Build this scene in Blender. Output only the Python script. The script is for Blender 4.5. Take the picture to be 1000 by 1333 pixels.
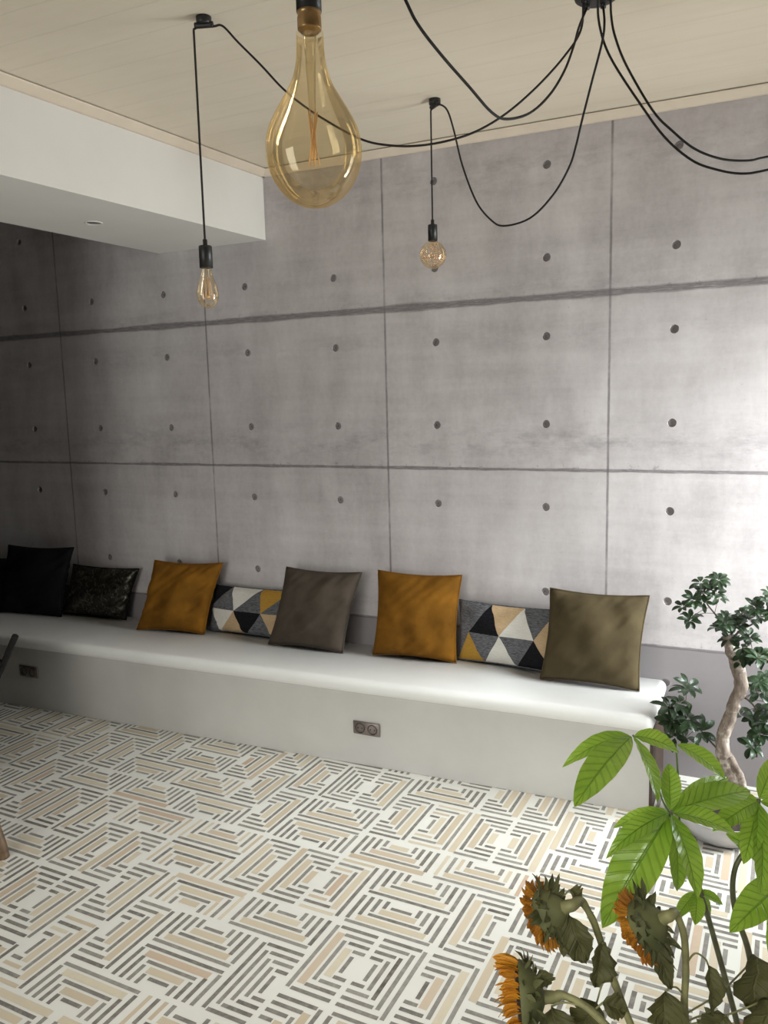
import bpy, bmesh, math, random
from mathutils import Vector, Matrix
from mathutils import noise as mnoise

for o in list(bpy.data.objects):
    bpy.data.objects.remove(o)
SC = bpy.context.scene
COL = SC.collection
V = Vector
PI = math.pi

# ------------------------------------------------------------------ camera
F_PX = 1049.98
CAM = V((0.0, -3.32532, 1.55459))
RIGHT = V((0.90529797, 0.42406324, -0.02461625))
UP = V((-0.03684413, 0.13612394, 0.99000646))
FWD = V((-0.42317621, 0.89534387, -0.13885696))
cd = bpy.data.cameras.new('camera')
cam = bpy.data.objects.new('camera', cd)
COL.objects.link(cam)
m = Matrix.Identity(4)
for i in range(3):
    m[i][0], m[i][1], m[i][2], m[i][3] = RIGHT[i], UP[i], -FWD[i], CAM[i]
cam.matrix_world = m
cd.sensor_fit = 'VERTICAL'
cd.sensor_height = 36.0
cd.sensor_width = 27.0
cd.lens = F_PX / 1333.0 * 36.0
cd.clip_start = 0.02
SC.camera = cam

# ------------------------------------------------------------------ room measures
X_L, X_R = -6.4, 0.78
Y_B, Y_F = 0.0, -4.15
Z_W = 2.584          # underside of the cornice on the wall
Z_C = 2.612          # ceiling
SEAT = 0.395
# openings: right wall patio window, front wall (behind the camera) window
RW = (-0.80, -0.12, 0.03, 2.06)   # y0,y1,z0,z1
FW = (-2.72, 0.6, 0.06, 2.12)        # x0,x1,z0,z1

# ------------------------------------------------------------------ view, world, light
SC.view_settings.view_transform = 'Standard'
SC.view_settings.look = 'None'
SC.view_settings.gamma = 1.0
SC.view_settings.use_curve_mapping = False
SC.view_settings.exposure = 0.0
SC.cycles.use_denoising = True
SC.cycles.max_bounces = 10
SC.cycles.diffuse_bounces = 2
SC.cycles.transparent_max_bounces = 16
SC.cycles.sample_clamp_indirect = 6.0
SC.cycles.caustics_reflective = False
SC.cycles.caustics_refractive = False

world = bpy.data.worlds.new('daylight')
SC.world = world
world.use_nodes = True
wb = world.node_tree.nodes['Background']
wb.inputs[0].default_value = (0.80, 0.90, 1.0, 1)
wb.inputs[1].default_value = 0.08

def area(name, loc, direction, sx, sy, power, color, spread=180):
    l = bpy.data.lights.new(name, 'AREA')
    l.shape = 'RECTANGLE'
    l.size, l.size_y = sx, sy
    l.energy = power
    l.color = color
    l.spread = math.radians(spread)
    o = bpy.data.objects.new(name, l)
    COL.objects.link(o)
    o.location = loc
    o.rotation_euler = V(direction).to_track_quat('-Z', 'Y').to_euler()
    return o

# daylight entering by the two windows
# daylight at the two openings, and the sky over them
area('daylight_right', (X_R + 0.2, -0.45, 1.0), (-1, 0, 0), 0.6, 0.5, 46, (0.94, 0.97, 1.0))
area('daylight_right_high', (X_R + 0.2, -0.45, 1.5), (-1, 0, 0), 0.6, 1.0, 25, (1.0, 0.98, 0.95))
area('sky_right_near', (1.5, -0.46, 2.6), (-0.6, 0, -0.8), 1.0, 0.8, 270, (0.93, 0.97, 1.0))
area('sky_right', (2.2, -0.95, 3.0), (-0.72, 0, -0.69), 3.0, 2.0, 150, (0.93, 0.97, 1.0))
area('daylight_front', (-2.05, Y_F - 0.22, 1.1), (0, 1, 0), 1.1, 2.07, 41, (1.0, 0.97, 0.92))
area('sky_front', (-0.3, Y_F - 0.4, 2.0), (-0.05, 0.72, -0.69), 1.8, 0.7, 26, (1.0, 0.97, 0.92), 80)

# ------------------------------------------------------------------ pixel -> place
def ray(px, py):
    return FWD + RIGHT * ((px - 500) / F_PX) - UP * ((py - 666.5) / F_PX)
def on_z(px, py, z):
    d = ray(px, py); return CAM + d * ((z - CAM.z) / d.z)
def on_y(px, py, y):
    d = ray(px, py); return CAM + d * ((y - CAM.y) / d.y)
def at(px, py, depth):
    return CAM + ray(px, py) * depth
def on_plane(px, py, a, b):
    """vertical plane through a and b"""
    d = ray(px, py)
    n = V((-(b.y - a.y), b.x - a.x, 0))
    return CAM + d * ((a - CAM).dot(n) / d.dot(n))

# ------------------------------------------------------------------ node helpers
class NT:
    def __init__(s, name):
        s.m = bpy.data.materials.new(name)
        s.m.use_nodes = True
        s.t = s.m.node_tree
        s.t.nodes.clear()
        s.out = s.t.nodes.new('ShaderNodeOutputMaterial')
    def n(s, typ, **kw):
        nd = s.t.nodes.new(typ)
        for k, v in kw.items(): setattr(nd, k, v)
        return nd
    def put(s, sock, v):
        if isinstance(v, bpy.types.NodeSocket): s.t.links.new(v, sock)
        elif v is not None:
            if sock.type == 'RGBA' and len(v) == 3: v = (*v, 1)
            sock.default_value = v
    def math(s, op, a, b=None, c=None, clamp=False):
        nd = s.n('ShaderNodeMath', operation=op); nd.use_clamp = clamp
        for i, v in enumerate((a, b, c)):
            if v is not None: s.put(nd.inputs[i], v)
        return nd.outputs[0]
    def obj(s): return s.n('ShaderNodeTexCoord').outputs['Object']
    def uv(s): return s.n('ShaderNodeTexCoord').outputs['UV']
    def xyz(s, v):
        nd = s.n('ShaderNodeSeparateXYZ'); s.put(nd.inputs[0], v); return nd.outputs
    def scale(s, v, sc):
        nd = s.n('ShaderNodeMapping'); s.put(nd.inputs[0], v); nd.inputs['Scale'].default_value = sc; return nd.outputs[0]
    def noise(s, v, scale, detail=3, rough=0.55, dist=0.0):
        nd = s.n('ShaderNodeTexNoise'); s.put(nd.inputs['Vector'], v)
        nd.inputs['Scale'].default_value = scale; nd.inputs['Detail'].default_value = detail
        nd.inputs['Roughness'].default_value = rough; nd.inputs['Distortion'].default_value = dist
        return nd.outputs[0]
    def ramp(s, f, stops):
        nd = s.n('ShaderNodeValToRGB'); s.put(nd.inputs[0], f)
        cr = nd.color_ramp
        while len(cr.elements) < len(stops): cr.elements.new(0.5)
        for e, (p, c) in zip(cr.elements, stops):
            e.position = p; e.color = (*c, 1) if len(c) == 3 else c
        return nd.outputs[0]
    def rng(s, v, a, b, c=0.0, d=1.0, smooth=True):
        nd = s.n('ShaderNodeMapRange'); nd.interpolation_type = 'SMOOTHSTEP' if smooth else 'LINEAR'
        for i, x in enumerate((v, a, b, c, d)): s.put(nd.inputs[i], x)
        return nd.outputs[0]
    def mix(s, f, a, b, blend='MIX'):
        nd = s.n('ShaderNodeMix', data_type='RGBA', blend_type=blend)
        s.put(nd.inputs[0], f); s.put(nd.inputs[6], a); s.put(nd.inputs[7], b)
        return nd.outputs[2]
    def bump(s, h, strength=0.3, dist=0.01):
        nd = s.n('ShaderNodeBump'); nd.inputs['Strength'].default_value = strength; nd.inputs['Distance'].default_value = dist
        s.put(nd.inputs['Height'], h); return nd.outputs[0]
    def bsdf(s, color, rough=0.6, metal=0.0, normal=None, **kw):
        nd = s.n('ShaderNodeBsdfPrincipled')
        s.put(nd.inputs['Base Color'], color); s.put(nd.inputs['Roughness'], rough); s.put(nd.inputs['Metallic'], metal)
        if normal is not None: s.put(nd.inputs['Normal'], normal)
        for k, v in kw.items(): s.put(nd.inputs[k.replace('_', ' ')], v)
        return nd.outputs[0]
    def done(s, shader):
        s.t.links.new(shader, s.out.inputs[0]); return s.m

def simple(name, color, rough=0.6, metal=0.0, var=0.12, vscale=12.0, bump=0.0, bscale=120.0, **kw):
    t = NT(name); c = t.obj()
    nz = t.noise(c, vscale, 4)
    lo = tuple(x * (1 - var) for x in color); hi = tuple(min(1, x * (1 + var)) for x in color)
    col = t.ramp(nz, [(0.3, lo), (0.7, hi)])
    nrm = t.bump(t.noise(c, bscale, 3), bump, 0.004) if bump else None
    return t.done(t.bsdf(col, rough, metal, nrm, **kw))

# ------------------------------------------------------------------ materials
WALL_X0, WALL_W = -3.49982, 0.97767
SEAMS = (1.94668, 1.24468, 0.53454)
ROWS = (2.45916, 2.10321, 1.79200, 1.43502, 1.08803, 0.72385, 0.385, 0.03)
HOLE_OFS = (0.24093, 0.72473)

def mat_mural():
    t = NT('concrete_mural'); c = t.obj(); X, Y, Z = t.xyz(c)
    n1 = t.noise(c, 1.3, 5, 0.6)
    n2 = t.noise(t.scale(c, (1.0, 1.0, 0.35)), 6.0, 5, 0.65)
    n3 = t.noise(c, 45, 4, 0.7)
    n4 = t.noise(t.scale(c, (0.25, 1, 3.0)), 5.0, 5, 0.65)
    f = t.math('ADD', t.math('MULTIPLY', n1, 0.40), t.math('ADD', t.math('MULTIPLY', n2, 0.30), t.math('ADD', t.math('MULTIPLY', n3, 0.12), t.math('MULTIPLY', n4, 0.18))))
    col = t.ramp(f, [(0.38, (0.405, 0.365, 0.373)), (0.5, (0.57, 0.525, 0.533)), (0.62, (0.705, 0.66, 0.67))])
    # faint tone differences between the printed panels
    pan = t.math('FLOOR', t.math('DIVIDE', t.math('SUBTRACT', X, WALL_X0), WALL_W))
    row = t.math('FLOOR', t.math('DIVIDE', t.math('SUBTRACT', Z, SEAMS[1]), 0.702))
    wn = t.n('ShaderNodeTexWhiteNoise', noise_dimensions='2D')
    cm = t.n('ShaderNodeCombineXYZ'); t.put(cm.inputs[0], pan); t.put(cm.inputs[1], row); t.put(wn.inputs['Vector'], cm.outputs[0])
    col = t.mix(t.math('MULTIPLY', wn.outputs[0], 0.13), col, (0.36, 0.34, 0.35))
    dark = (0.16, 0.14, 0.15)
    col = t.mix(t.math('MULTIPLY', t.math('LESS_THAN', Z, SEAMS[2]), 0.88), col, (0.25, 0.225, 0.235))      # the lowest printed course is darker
    # water-stain bands along the pour lines
    for z0, h, a in ((1.36, 0.13, 0.60), (0.60, 0.08, 0.35), (2.46, 0.18, 0.45), (1.99, 0.06, 0.35), (1.80, 0.10, 0.30)):
        d = t.math('ABSOLUTE', t.math('SUBTRACT', Z, z0))
        band = t.rng(d, 0.0, h, 1.0, 0.0)
        sp = t.rng(t.noise(t.scale(c, (0.6, 1, 1.4)), 7, 6, 0.75), 0.42, 0.7)
        col = t.mix(t.math('MULTIPLY', t.math('MULTIPLY', band, sp), a), col, (0.25, 0.225, 0.24))
    # horizontal joints, uneven in width and tone
    for z0, w in ((SEAMS[0], 0.0165), (SEAMS[1], 0.0075), (SEAMS[2], 0.0070)):
        wob = t.math('MULTIPLY', t.math('SUBTRACT', t.noise(t.scale(c, (1, 1, 0.0)), 5.0, 4, 0.7), 0.5), 0.010)
        d = t.math('ABSOLUTE', t.math('SUBTRACT', t.math('SUBTRACT', Z, z0), wob))
        wid = t.math('MULTIPLY', t.rng(t.noise(t.scale(c, (1, 1, 0.0)), 1.7, 3, 0.6), 0.3, 0.7, 0.55, 1.35, False), w)
        msk = t.rng(t.math('DIVIDE', d, wid), 0.55, 1.25, 1.0, 0.0)
        st = t.rng(t.noise(t.scale(c, (1.2, 1, 14.0)), 16, 3, 0.7), 0.25, 0.6, 0.55, 1.0)
        col = t.mix(t.math('MULTIPLY', t.math('MULTIPLY', msk, st), 0.86), col, dark)
        # speckle just above the joint
        ab = t.math('SUBTRACT', Z, z0)
        sp = t.math('MULTIPLY', t.rng(ab, 0.0, 0.045, 1.0, 0.0), t.math('GREATER_THAN', ab, 0.0))
        sp = t.math('MULTIPLY', sp, t.rng(t.noise(c, 30, 3, 0.8), 0.56, 0.66))
        col = t.mix(t.math('MULTIPLY', sp, 0.5), col, dark)
    # vertical joints
    fr = t.math('FRACT', t.math('DIVIDE', t.math('SUBTRACT', t.math('ADD', X, t.math('MULTIPLY', t.math('SUBTRACT', t.noise(t.scale(c, (0, 1, 1)), 6, 4, 0.7), 0.5), 0.006)), WALL_X0 - WALL_W / 2), WALL_W))
    d = t.math('MULTIPLY', t.math('ABSOLUTE', t.math('SUBTRACT', fr, 0.5)), WALL_W)
    br = t.rng(t.noise(t.scale(c, (0.2, 1, 1)), 5, 4, 0.7), 0.3, 0.6, 0.35, 0.9)
    col = t.mix(t.math('MULTIPLY', t.rng(d, 0.0022, 0.0068, 1.0, 0.0), t.math('MULTIPLY', br, 0.85)), col, dark)
    # pin holes
    vo = t.n('ShaderNodeTexVoronoi'); t.put(vo.inputs['Vector'], c); vo.inputs['Scale'].default_value = 26
    col = t.mix(t.math('MULTIPLY', t.math('LESS_THAN', vo.outputs['Distance'], 0.05), 0.35), col, dark)
    nrm = t.bump(t.noise(c, 260, 3), 0.08, 0.002)
    return t.done(t.bsdf(col, 0.72, 0, nrm, Specular_IOR_Level=0.25))

def mat_ceiling():
    t = NT('painted_ceiling_boards'); c = t.obj(); X, Y, Z = t.xyz(c)
    fr = t.math('FRACT', t.math('DIVIDE', Y, 0.135))
    g = t.rng(t.math('ABSOLUTE', t.math('SUBTRACT', fr, 0.5)), 0.47, 0.5)
    grain = t.noise(t.scale(c, (0.6, 4, 1)), 8, 4, 0.6)
    big = t.noise(t.scale(c, (0.6, 1.4, 1)), 2.0, 3)
    col = t.ramp(t.math('ADD', t.math('MULTIPLY', grain, 0.4), t.math('MULTIPLY', big, 0.6)), [(0.32, (0.68, 0.585, 0.46)), (0.68, (0.74, 0.65, 0.525))])
    col = t.mix(t.math('MULTIPLY', g, 0.16), col, (0.40, 0.34, 0.27))
    nrm = t.bump(t.math('SUBTRACT', t.math('MULTIPLY', grain, 0.1), g), 0.25, 0.004)
    return t.done(t.bsdf(col, 0.55, 0, nrm))

def mat_stripe(name, stops):
    t = NT(name); c = t.obj()
    r = t.n('ShaderNodeNewGeometry').outputs['Random Per Island']
    col = t.ramp(r, stops)
    col = t.mix(t.rng(t.noise(c, 35, 4, 0.7), 0.35, 0.75, 0, 0.35), col, (0.62, 0.57, 0.5))
    return t.done(t.bsdf(col, 0.42, 0, None, Specular_IOR_Level=0.4))

def mat_leaf(name, c_lo, c_hi, c_vein, transl=0.45, rough=0.38, veins=9.0):
    t = NT(name); U, W, _ = t.xyz(t.uv())     # U along, W across (0.5 = midrib)
    a = t.math('ABSOLUTE', t.math('SUBTRACT', W, 0.5))
    mid = t.rng(a, 0.012, 0.04, 1.0, 0.0)
    ph = t.math('FRACT', t.math('SUBTRACT', t.math('MULTIPLY', U, veins), t.math('MULTIPLY', a, 3.2)))
    sv = t.rng(t.math('ABSOLUTE', t.math('SUBTRACT', ph, 0.5)), 0.05, 0.16, 1.0, 0.0)
    nz = t.noise(t.obj(), 14, 4)
    col = t.ramp(nz, [(0.3, c_lo), (0.7, c_hi)])
    col = t.mix(t.math('MULTIPLY', sv, 0.28), col, c_vein)
    col = t.mix(t.math('MULTIPLY', mid, 0.75), col, c_vein)
    h = t.math('ADD', t.math('MULTIPLY', sv, -0.7), t.math('MULTIPLY', mid, -1.0))
    nrm = t.bump(h, 0.6, 0.006)
    p = t.bsdf(col, rough, 0, nrm, Specular_IOR_Level=0.6)
    tr = t.n('ShaderNodeBsdfTranslucent'); t.put(tr.inputs[0], t.mix(0.5, col, c_hi)); t.put(tr.inputs['Normal'], nrm)
    mx = t.n('ShaderNodeMixShader'); mx.inputs[0].default_value = transl
    t.t.links.new(p, mx.inputs[1]); t.t.links.new(tr.outputs[0], mx.inputs[2])
    return t.done(mx.outputs[0])

def mat_glass(name, tint_face, tint_edge, refl, refl_tint=(1, 1, 1), rough=0.0):
    """thin blown glass: tinted see-through mixed with a clear surface reflection"""
    t = NT(name)
    lw = t.n('ShaderNodeLayerWeight'); lw.inputs['Blend'].default_value = 0.5
    col = t.ramp(lw.outputs['Facing'], [(0.35, tint_face), (0.95, tint_edge)])
    tp = t.n('ShaderNodeBsdfTransparent'); t.put(tp.inputs[0], col)
    gl = t.n('ShaderNodeBsdfGlossy'); gl.inputs['Roughness'].default_value = rough; t.put(gl.inputs[0], refl_tint)
    fr = t.n('ShaderNodeFresnel'); fr.inputs['IOR'].default_value = 1.5
    fac = t.math('ADD', t.math('MULTIPLY', fr.outputs[0], 0.55), refl, clamp=True)
    mx = t.n('ShaderNodeMixShader'); t.put(mx.inputs[0], fac)
    t.t.links.new(tp.outputs[0], mx.inputs[1]); t.t.links.new(gl.outputs[0], mx.inputs[2])
    return t.done(mx.outputs[0])

def mat_fabric(name, color, var=0.2, sheen=0.5, weave=900.0, bump=0.15, rough=0.85, vscale=9.0):
    t = NT(name); c = t.obj()
    nz = t.noise(c, vscale, 4, 0.6)
    lo = tuple(x * (1 - var) for x in color); hi = tuple(min(1, x * (1 + var)) for x in color)
    col = t.ramp(nz, [(0.3, lo), (0.7, hi)])
    nrm = t.bump(t.math('ADD', t.noise(c, weave, 2), t.math('MULTIPLY', t.noise(c, 24, 3), 1.2)), bump, 0.004)
    return t.done(t.bsdf(col, rough, 0, nrm, Sheen_Weight=sheen, Sheen_Roughness=0.4, Sheen_Tint=(*[min(1, x * 2.2 + 0.05) for x in color], 1), Specular_IOR_Level=0.15))

def mat_heather(name, c0, c1):
    t = NT(name); c = t.obj()
    nz = t.noise(t.scale(c, (1, 1, 7)), 60, 3, 0.7)
    return t.done(t.bsdf(t.ramp(nz, [(0.38, c0), (0.62, c1)]), 0.9, 0, t.bump(nz, 0.2, 0.003), Specular_IOR_Level=0.1))

def mat_sequin():
    t = NT('sequin_fabric'); c = t.obj()
    vo = t.n('ShaderNodeTexVoronoi'); t.put(vo.inputs['Vector'], c); vo.inputs['Scale'].default_value = 95
    r = t.xyz(vo.outputs['Color'])
    col = t.ramp(r[0], [(0.0, (0.018, 0.016, 0.012)), (0.7, (0.055, 0.05, 0.038)), (1.0, (0.16, 0.145, 0.115))])
    nrm = t.bump(r[1], 0.9, 0.006)
    return t.done(t.bsdf(col, 0.32, 0.55, nrm))

def mat_wood(name, c0, c1, sc=(1, 1, 8)):
    t = NT(name); c = t.obj()
    nz = t.noise(t.scale(c, sc), 7, 5, 0.65, 0.6)
    return t.done(t.bsdf(t.ramp(nz, [(0.3, c0), (0.7, c1)]), 0.5, 0, t.bump(nz, 0.12, 0.003)))

def mat_bark():
    t = NT('pale_bark'); c = t.obj()
    nz = t.noise(t.scale(c, (1, 1, 0.4)), 38, 5, 0.7)
    big = t.noise(c, 13, 4, 0.7)
    col = t.ramp(nz, [(0.3, (0.12, 0.085, 0.065)), (0.6, (0.30, 0.24, 0.20))])
    col = t.mix(t.rng(big, 0.5, 0.62), col, (0.55, 0.48, 0.42))
    return t.done(t.bsdf(col, 0.8, 0, t.bump(nz, 0.6, 0.006)))

M = {}
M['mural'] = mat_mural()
M['hole'] = simple('recess_concrete', (0.36, 0.325, 0.33), 0.85, bump=0.2)
M['plaster'] = simple('white_plaster', (0.80, 0.77, 0.725), 0.7, var=0.03, vscale=3, bump=0.05)
M['taupe_wall'] = simple('taupe_wall_paint', (0.10, 0.085, 0.075), 0.8, var=0.05, vscale=3)
M['soffit'] = simple('beam_plaster', (0.77, 0.735, 0.69), 0.7, var=0.025, vscale=3, bump=0.04)
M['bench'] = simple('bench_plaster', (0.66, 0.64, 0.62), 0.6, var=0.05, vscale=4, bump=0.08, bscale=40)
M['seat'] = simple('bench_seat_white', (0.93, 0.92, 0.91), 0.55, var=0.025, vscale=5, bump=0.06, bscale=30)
M['trim'] = simple('cream_cornice', (0.70, 0.59, 0.475), 0.5, var=0.04)
M['ceiling'] = mat_ceiling()
M['tile'] = simple('cream_tile', (0.84, 0.815, 0.76), 0.42, var=0.05, vscale=2.5, bump=0.02, Specular_IOR_Level=0.4)
M['stripe_grey'] = mat_stripe('grey_stripe', [(0.0, (0.17, 0.155, 0.14)), (0.55, (0.24, 0.22, 0.20)), (0.9, (0.31, 0.29, 0.265)), (1.0, (0.10, 0.085, 0.075))])
M['stripe_sand'] = mat_stripe('sand_stripe', [(0.0, (0.62, 0.50, 0.36)), (0.5, (0.70, 0.59, 0.44)), (0.85, (0.74, 0.65, 0.50)), (1.0, (0.60, 0.42, 0.30))])
M['black_plastic'] = simple('black_plastic', (0.012, 0.012, 0.012), 0.4)
M['cord'] = simple('black_braided_cord', (0.016, 0.013, 0.012), 0.75, var=0.4, vscale=400)
M['brass'] = simple('aged_brass', (0.42, 0.27, 0.13), 0.35, 0.9, var=0.2, vscale=30)
M['amber'] = mat_glass('amber_glass', (0.965, 0.90, 0.755), (0.95, 0.86, 0.66), 0.05, (1.0, 0.90, 0.70))
M['amber_small'] = mat_glass('pale_amber_glass', (0.985, 0.94, 0.85), (0.95, 0.88, 0.74), 0.05, (1.0, 0.93, 0.82))
M['clear'] = mat_glass('window_glass', (0.95, 0.97, 0.96), (0.85, 0.9, 0.88), 0.02)
t = NT('glowing_filament')
M['filament'] = t.done(t.bsdf((0.9, 0.55, 0.25), 0.3, 0.6, Emission_Color=(1.0, 0.55, 0.22, 1), Emission_Strength=0.12))
M['fairy_wire'] = simple('copper_fairy_wire', (0.85, 0.6, 0.42), 0.25, 0.9)
M['stem_glass'] = mat_glass('lamp_stem_glass', (0.97, 0.94, 0.87), (0.90, 0.84, 0.72), 0.08)
M['socket_dark'] = simple('bronze_socket', (0.075, 0.06, 0.055), 0.35, 0.4)
M['socket_frame'] = simple('brushed_socket_frame', (0.26, 0.22, 0.205), 0.35, 0.75)
M['end_wood'] = mat_wood('bench_end_wood', (0.045, 0.026, 0.018), (0.09, 0.055, 0.038))
M['mustard'] = mat_fabric('mustard_velvet', (0.190, 0.080, 0.008), 0.30, 0.06)
M['taupe'] = mat_fabric('taupe_velvet', (0.074, 0.058, 0.045), 0.22, 0.03)
M['olive'] = mat_fabric('olive_taupe_velvet', (0.080, 0.060, 0.031), 0.20, 0.02)
M['black_velvet'] = mat_fabric('black_velvet', (0.006, 0.006, 0.007), 0.2, 0.05)
M['green_velvet'] = mat_fabric('dark_green_velvet', (0.02, 0.04, 0.03), 0.3, 0.05)
M['sequin'] = mat_sequin()
M['black_trim'] = mat_fabric('black_piping', (0.008, 0.008, 0.009), 0.1, 0.05)
M['g_black'] = mat_heather('pattern_black', (0.008, 0.008, 0.010), (0.018, 0.018, 0.022))
M['g_grey'] = mat_heather('pattern_grey_heather', (0.075, 0.075, 0.085), (0.20, 0.20, 0.215))
M['g_white'] = mat_heather('pattern_white', (0.70, 0.67, 0.62), (0.80, 0.77, 0.72))
M['g_sand'] = mat_heather('pattern_sand', (0.52, 0.36, 0.21), (0.62, 0.45, 0.28))
M['g_gold'] = mat_heather('pattern_mustard', (0.42, 0.23, 0.04), (0.52, 0.30, 0.06))
M['bark'] = mat_bark()
M['twig'] = simple('brown_twig', (0.10, 0.075, 0.055), 0.8, var=0.3, vscale=60)
M['dark_leaf'] = mat_leaf('dark_glossy_leaf', (0.009, 0.022, 0.007), (0.024, 0.058, 0.016), (0.05, 0.10, 0.035), 0.12, 0.33, 7)
M['pachira_leaf'] = mat_leaf('bright_green_leaf', (0.20, 0.38, 0.030), (0.40, 0.58, 0.075), (0.10, 0.23, 0.02), 0.40, 0.27, 11)
M['pachira_stem'] = simple('green_brown_stem', (0.11, 0.11, 0.055), 0.35, var=0.35, vscale=40)
M['petiole'] = simple('green_petiole', (0.10, 0.16, 0.04), 0.45, var=0.2)
M['sun_stem'] = simple('wilted_olive_stem', (0.21, 0.20, 0.085), 0.6, var=0.3, vscale=35, bump=0.2, bscale=200)
M['sun_leaf'] = mat_leaf('wilted_leaf', (0.055, 0.055, 0.016), (0.12, 0.115, 0.036), (0.14, 0.13, 0.05), 0.25, 0.7, 6)
M['bract'] = mat_leaf('dry_bract', (0.07, 0.08, 0.022), (0.19, 0.19, 0.075), (0.2, 0.2, 0.09), 0.2, 0.75, 3)
M['petal'] = mat_leaf('orange_petal', (0.62, 0.24, 0.01), (0.80, 0.36, 0.02), (0.45, 0.14, 0.01), 0.35, 0.6, 2)
M['petal_dry'] = mat_leaf('dried_orange_petal', (0.48, 0.17, 0.016), (0.80, 0.36, 0.03), (0.24, 0.08, 0.01), 0.3, 0.7, 2)
M['seed'] = simple('seed_head', (0.03, 0.018, 0.01), 0.9, var=0.5, vscale=150, bump=0.8, bscale=220)
M['pot'] = simple('pale_grey_ceramic', (0.50, 0.485, 0.50), 0.45, var=0.08)
M['terracotta'] = simple('terracotta', (0.42, 0.19, 0.11), 0.8, var=0.15)
M['vase'] = simple('glazed_vase', (0.55, 0.53, 0.5), 0.25)
M['soil'] = simple('potting_soil', (0.035, 0.024, 0.017), 0.95, var=0.5, vscale=60, bump=0.8, bscale=90)
M['chair_wood'] = mat_wood('brown_chair_wood', (0.10, 0.058, 0.03), (0.19, 0.115, 0.06))
M['black_metal'] = simple('black_metal', (0.010, 0.009, 0.009), 0.75, 0.0, Specular_IOR_Level=0.15)
M['window_frame'] = simple('dark_window_frame', (0.05, 0.05, 0.055), 0.4)

# ------------------------------------------------------------------ mesh helpers
def link(name, bm, mats, parent=None, smooth=True, kind=None, label=None):
    me = bpy.data.meshes.new(name)
    bm.to_mesh(me); bm.free()
    if smooth:
        for p in me.polygons: p.use_smooth = True
    for mt in (mats if isinstance(mats, (list, tuple)) else [mats]): me.materials.append(mt)
    o = bpy.data.objects.new(name, me)
    COL.objects.link(o)
    if parent is not None:
        o.parent = parent
        root = parent
        off = V(root.location)
        while root.parent: root = root.parent; off += V(root.location)
        # meshes are written in world space; move the data under the parent's place
        me.transform(Matrix.Translation(-off))
    if kind: o['kind'] = kind
    if label: o['label'] = label
    return o

def tag(o, label, cat, group=None):
    o['label'] = label; o['category'] = cat
    if group: o['group'] = group
    return o

def thing(name, label, cat, loc, group=None):
    o = bpy.data.objects.new(name, None)
    COL.objects.link(o); o.location = loc
    o.empty_display_size = 0.05
    return tag(o, label, cat, group)

def box(bm, lo, hi, bevel=0.0, seg=2, mi=0):
    ret = bmesh.ops.create_cube(bm, size=1.0)
    vs = ret['verts']
    for v in vs:
        v.co = V([(lo[i] + hi[i]) / 2 + v.co[i] * (hi[i] - lo[i]) for i in range(3)])
    fs = list({f for v in vs for f in v.link_faces})
    for f in fs: f.material_index = mi
    if bevel:
        es = list({e for v in vs for e in v.link_edges})
        bmesh.ops.bevel(bm, geom=es, offset=bevel, segments=seg, profile=0.5, affect='EDGES')
    return vs

def prism(bm, poly, z0, z1, mi=0):
    lo = [bm.verts.new((x, y, z0)) for x, y in poly]
    hi = [bm.verts.new((x, y, z1)) for x, y in poly]
    n = len(poly)
    fs = [bm.faces.new(lo[::-1]), bm.faces.new(hi)]
    for i in range(n):
        fs.append(bm.faces.new((lo[i], lo[(i + 1) % n], hi[(i + 1) % n], hi[i])))
    for f in fs: f.material_index = mi
    bmesh.ops.recalc_face_normals(bm, faces=fs)
    return lo + hi

def spline(pts, sub=6):
    pts = [V(p) for p in pts]
    if len(pts) < 3:
        return [pts[0].lerp(pts[-1], i / sub) for i in range(sub + 1)]
    P = [pts[0] * 2 - pts[1]] + pts + [pts[-1] * 2 - pts[-2]]
    out = []
    for i in range(1, len(P) - 2):
        p0, p1, p2, p3 = P[i - 1:i + 3]
        for k in range(sub):
            u = k / sub
            out.append(0.5 * ((2 * p1) + (p2 - p0) * u + (2 * p0 - 5 * p1 + 4 * p2 - p3) * u * u + (3 * p1 - p0 - 3 * p2 + p3) * u ** 3))
    out.append(pts[-1].copy())
    return out

def tube(bm, pts, rad, seg=8, cap=True, mi=0, wob=0.0):
    n = len(pts)
    rr = rad if callable(rad) else (lambda u: rad)
    tan = [(pts[min(i + 1, n - 1)] - pts[max(i - 1, 0)]).normalized() for i in range(n)]
    a = tan[0].orthogonal().normalized()
    rings = []
    for i in range(n):
        a = (a - tan[i] * a.dot(tan[i])).normalized()
        b = tan[i].cross(a)
        r = rr(i / (n - 1))
        ring = []
        for k in range(seg):
            th = 2 * PI * k / seg
            q = r * (1 + (wob * mnoise.noise(V((math.cos(th) * 1.5, math.sin(th) * 1.5, i * 0.35))) if wob else 0))
            ring.append(bm.verts.new(pts[i] + (a * math.cos(th) + b * math.sin(th)) * q))
        rings.append(ring)
    for i in range(n - 1):
        for k in range(seg):
            f = bm.faces.new((rings[i][k], rings[i][(k + 1) % seg], rings[i + 1][(k + 1) % seg], rings[i + 1][k]))
            f.material_index = mi
    if cap:
        bm.faces.new(rings[0][::-1]).material_index = mi
        bm.faces.new(rings[-1]).material_index = mi

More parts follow.
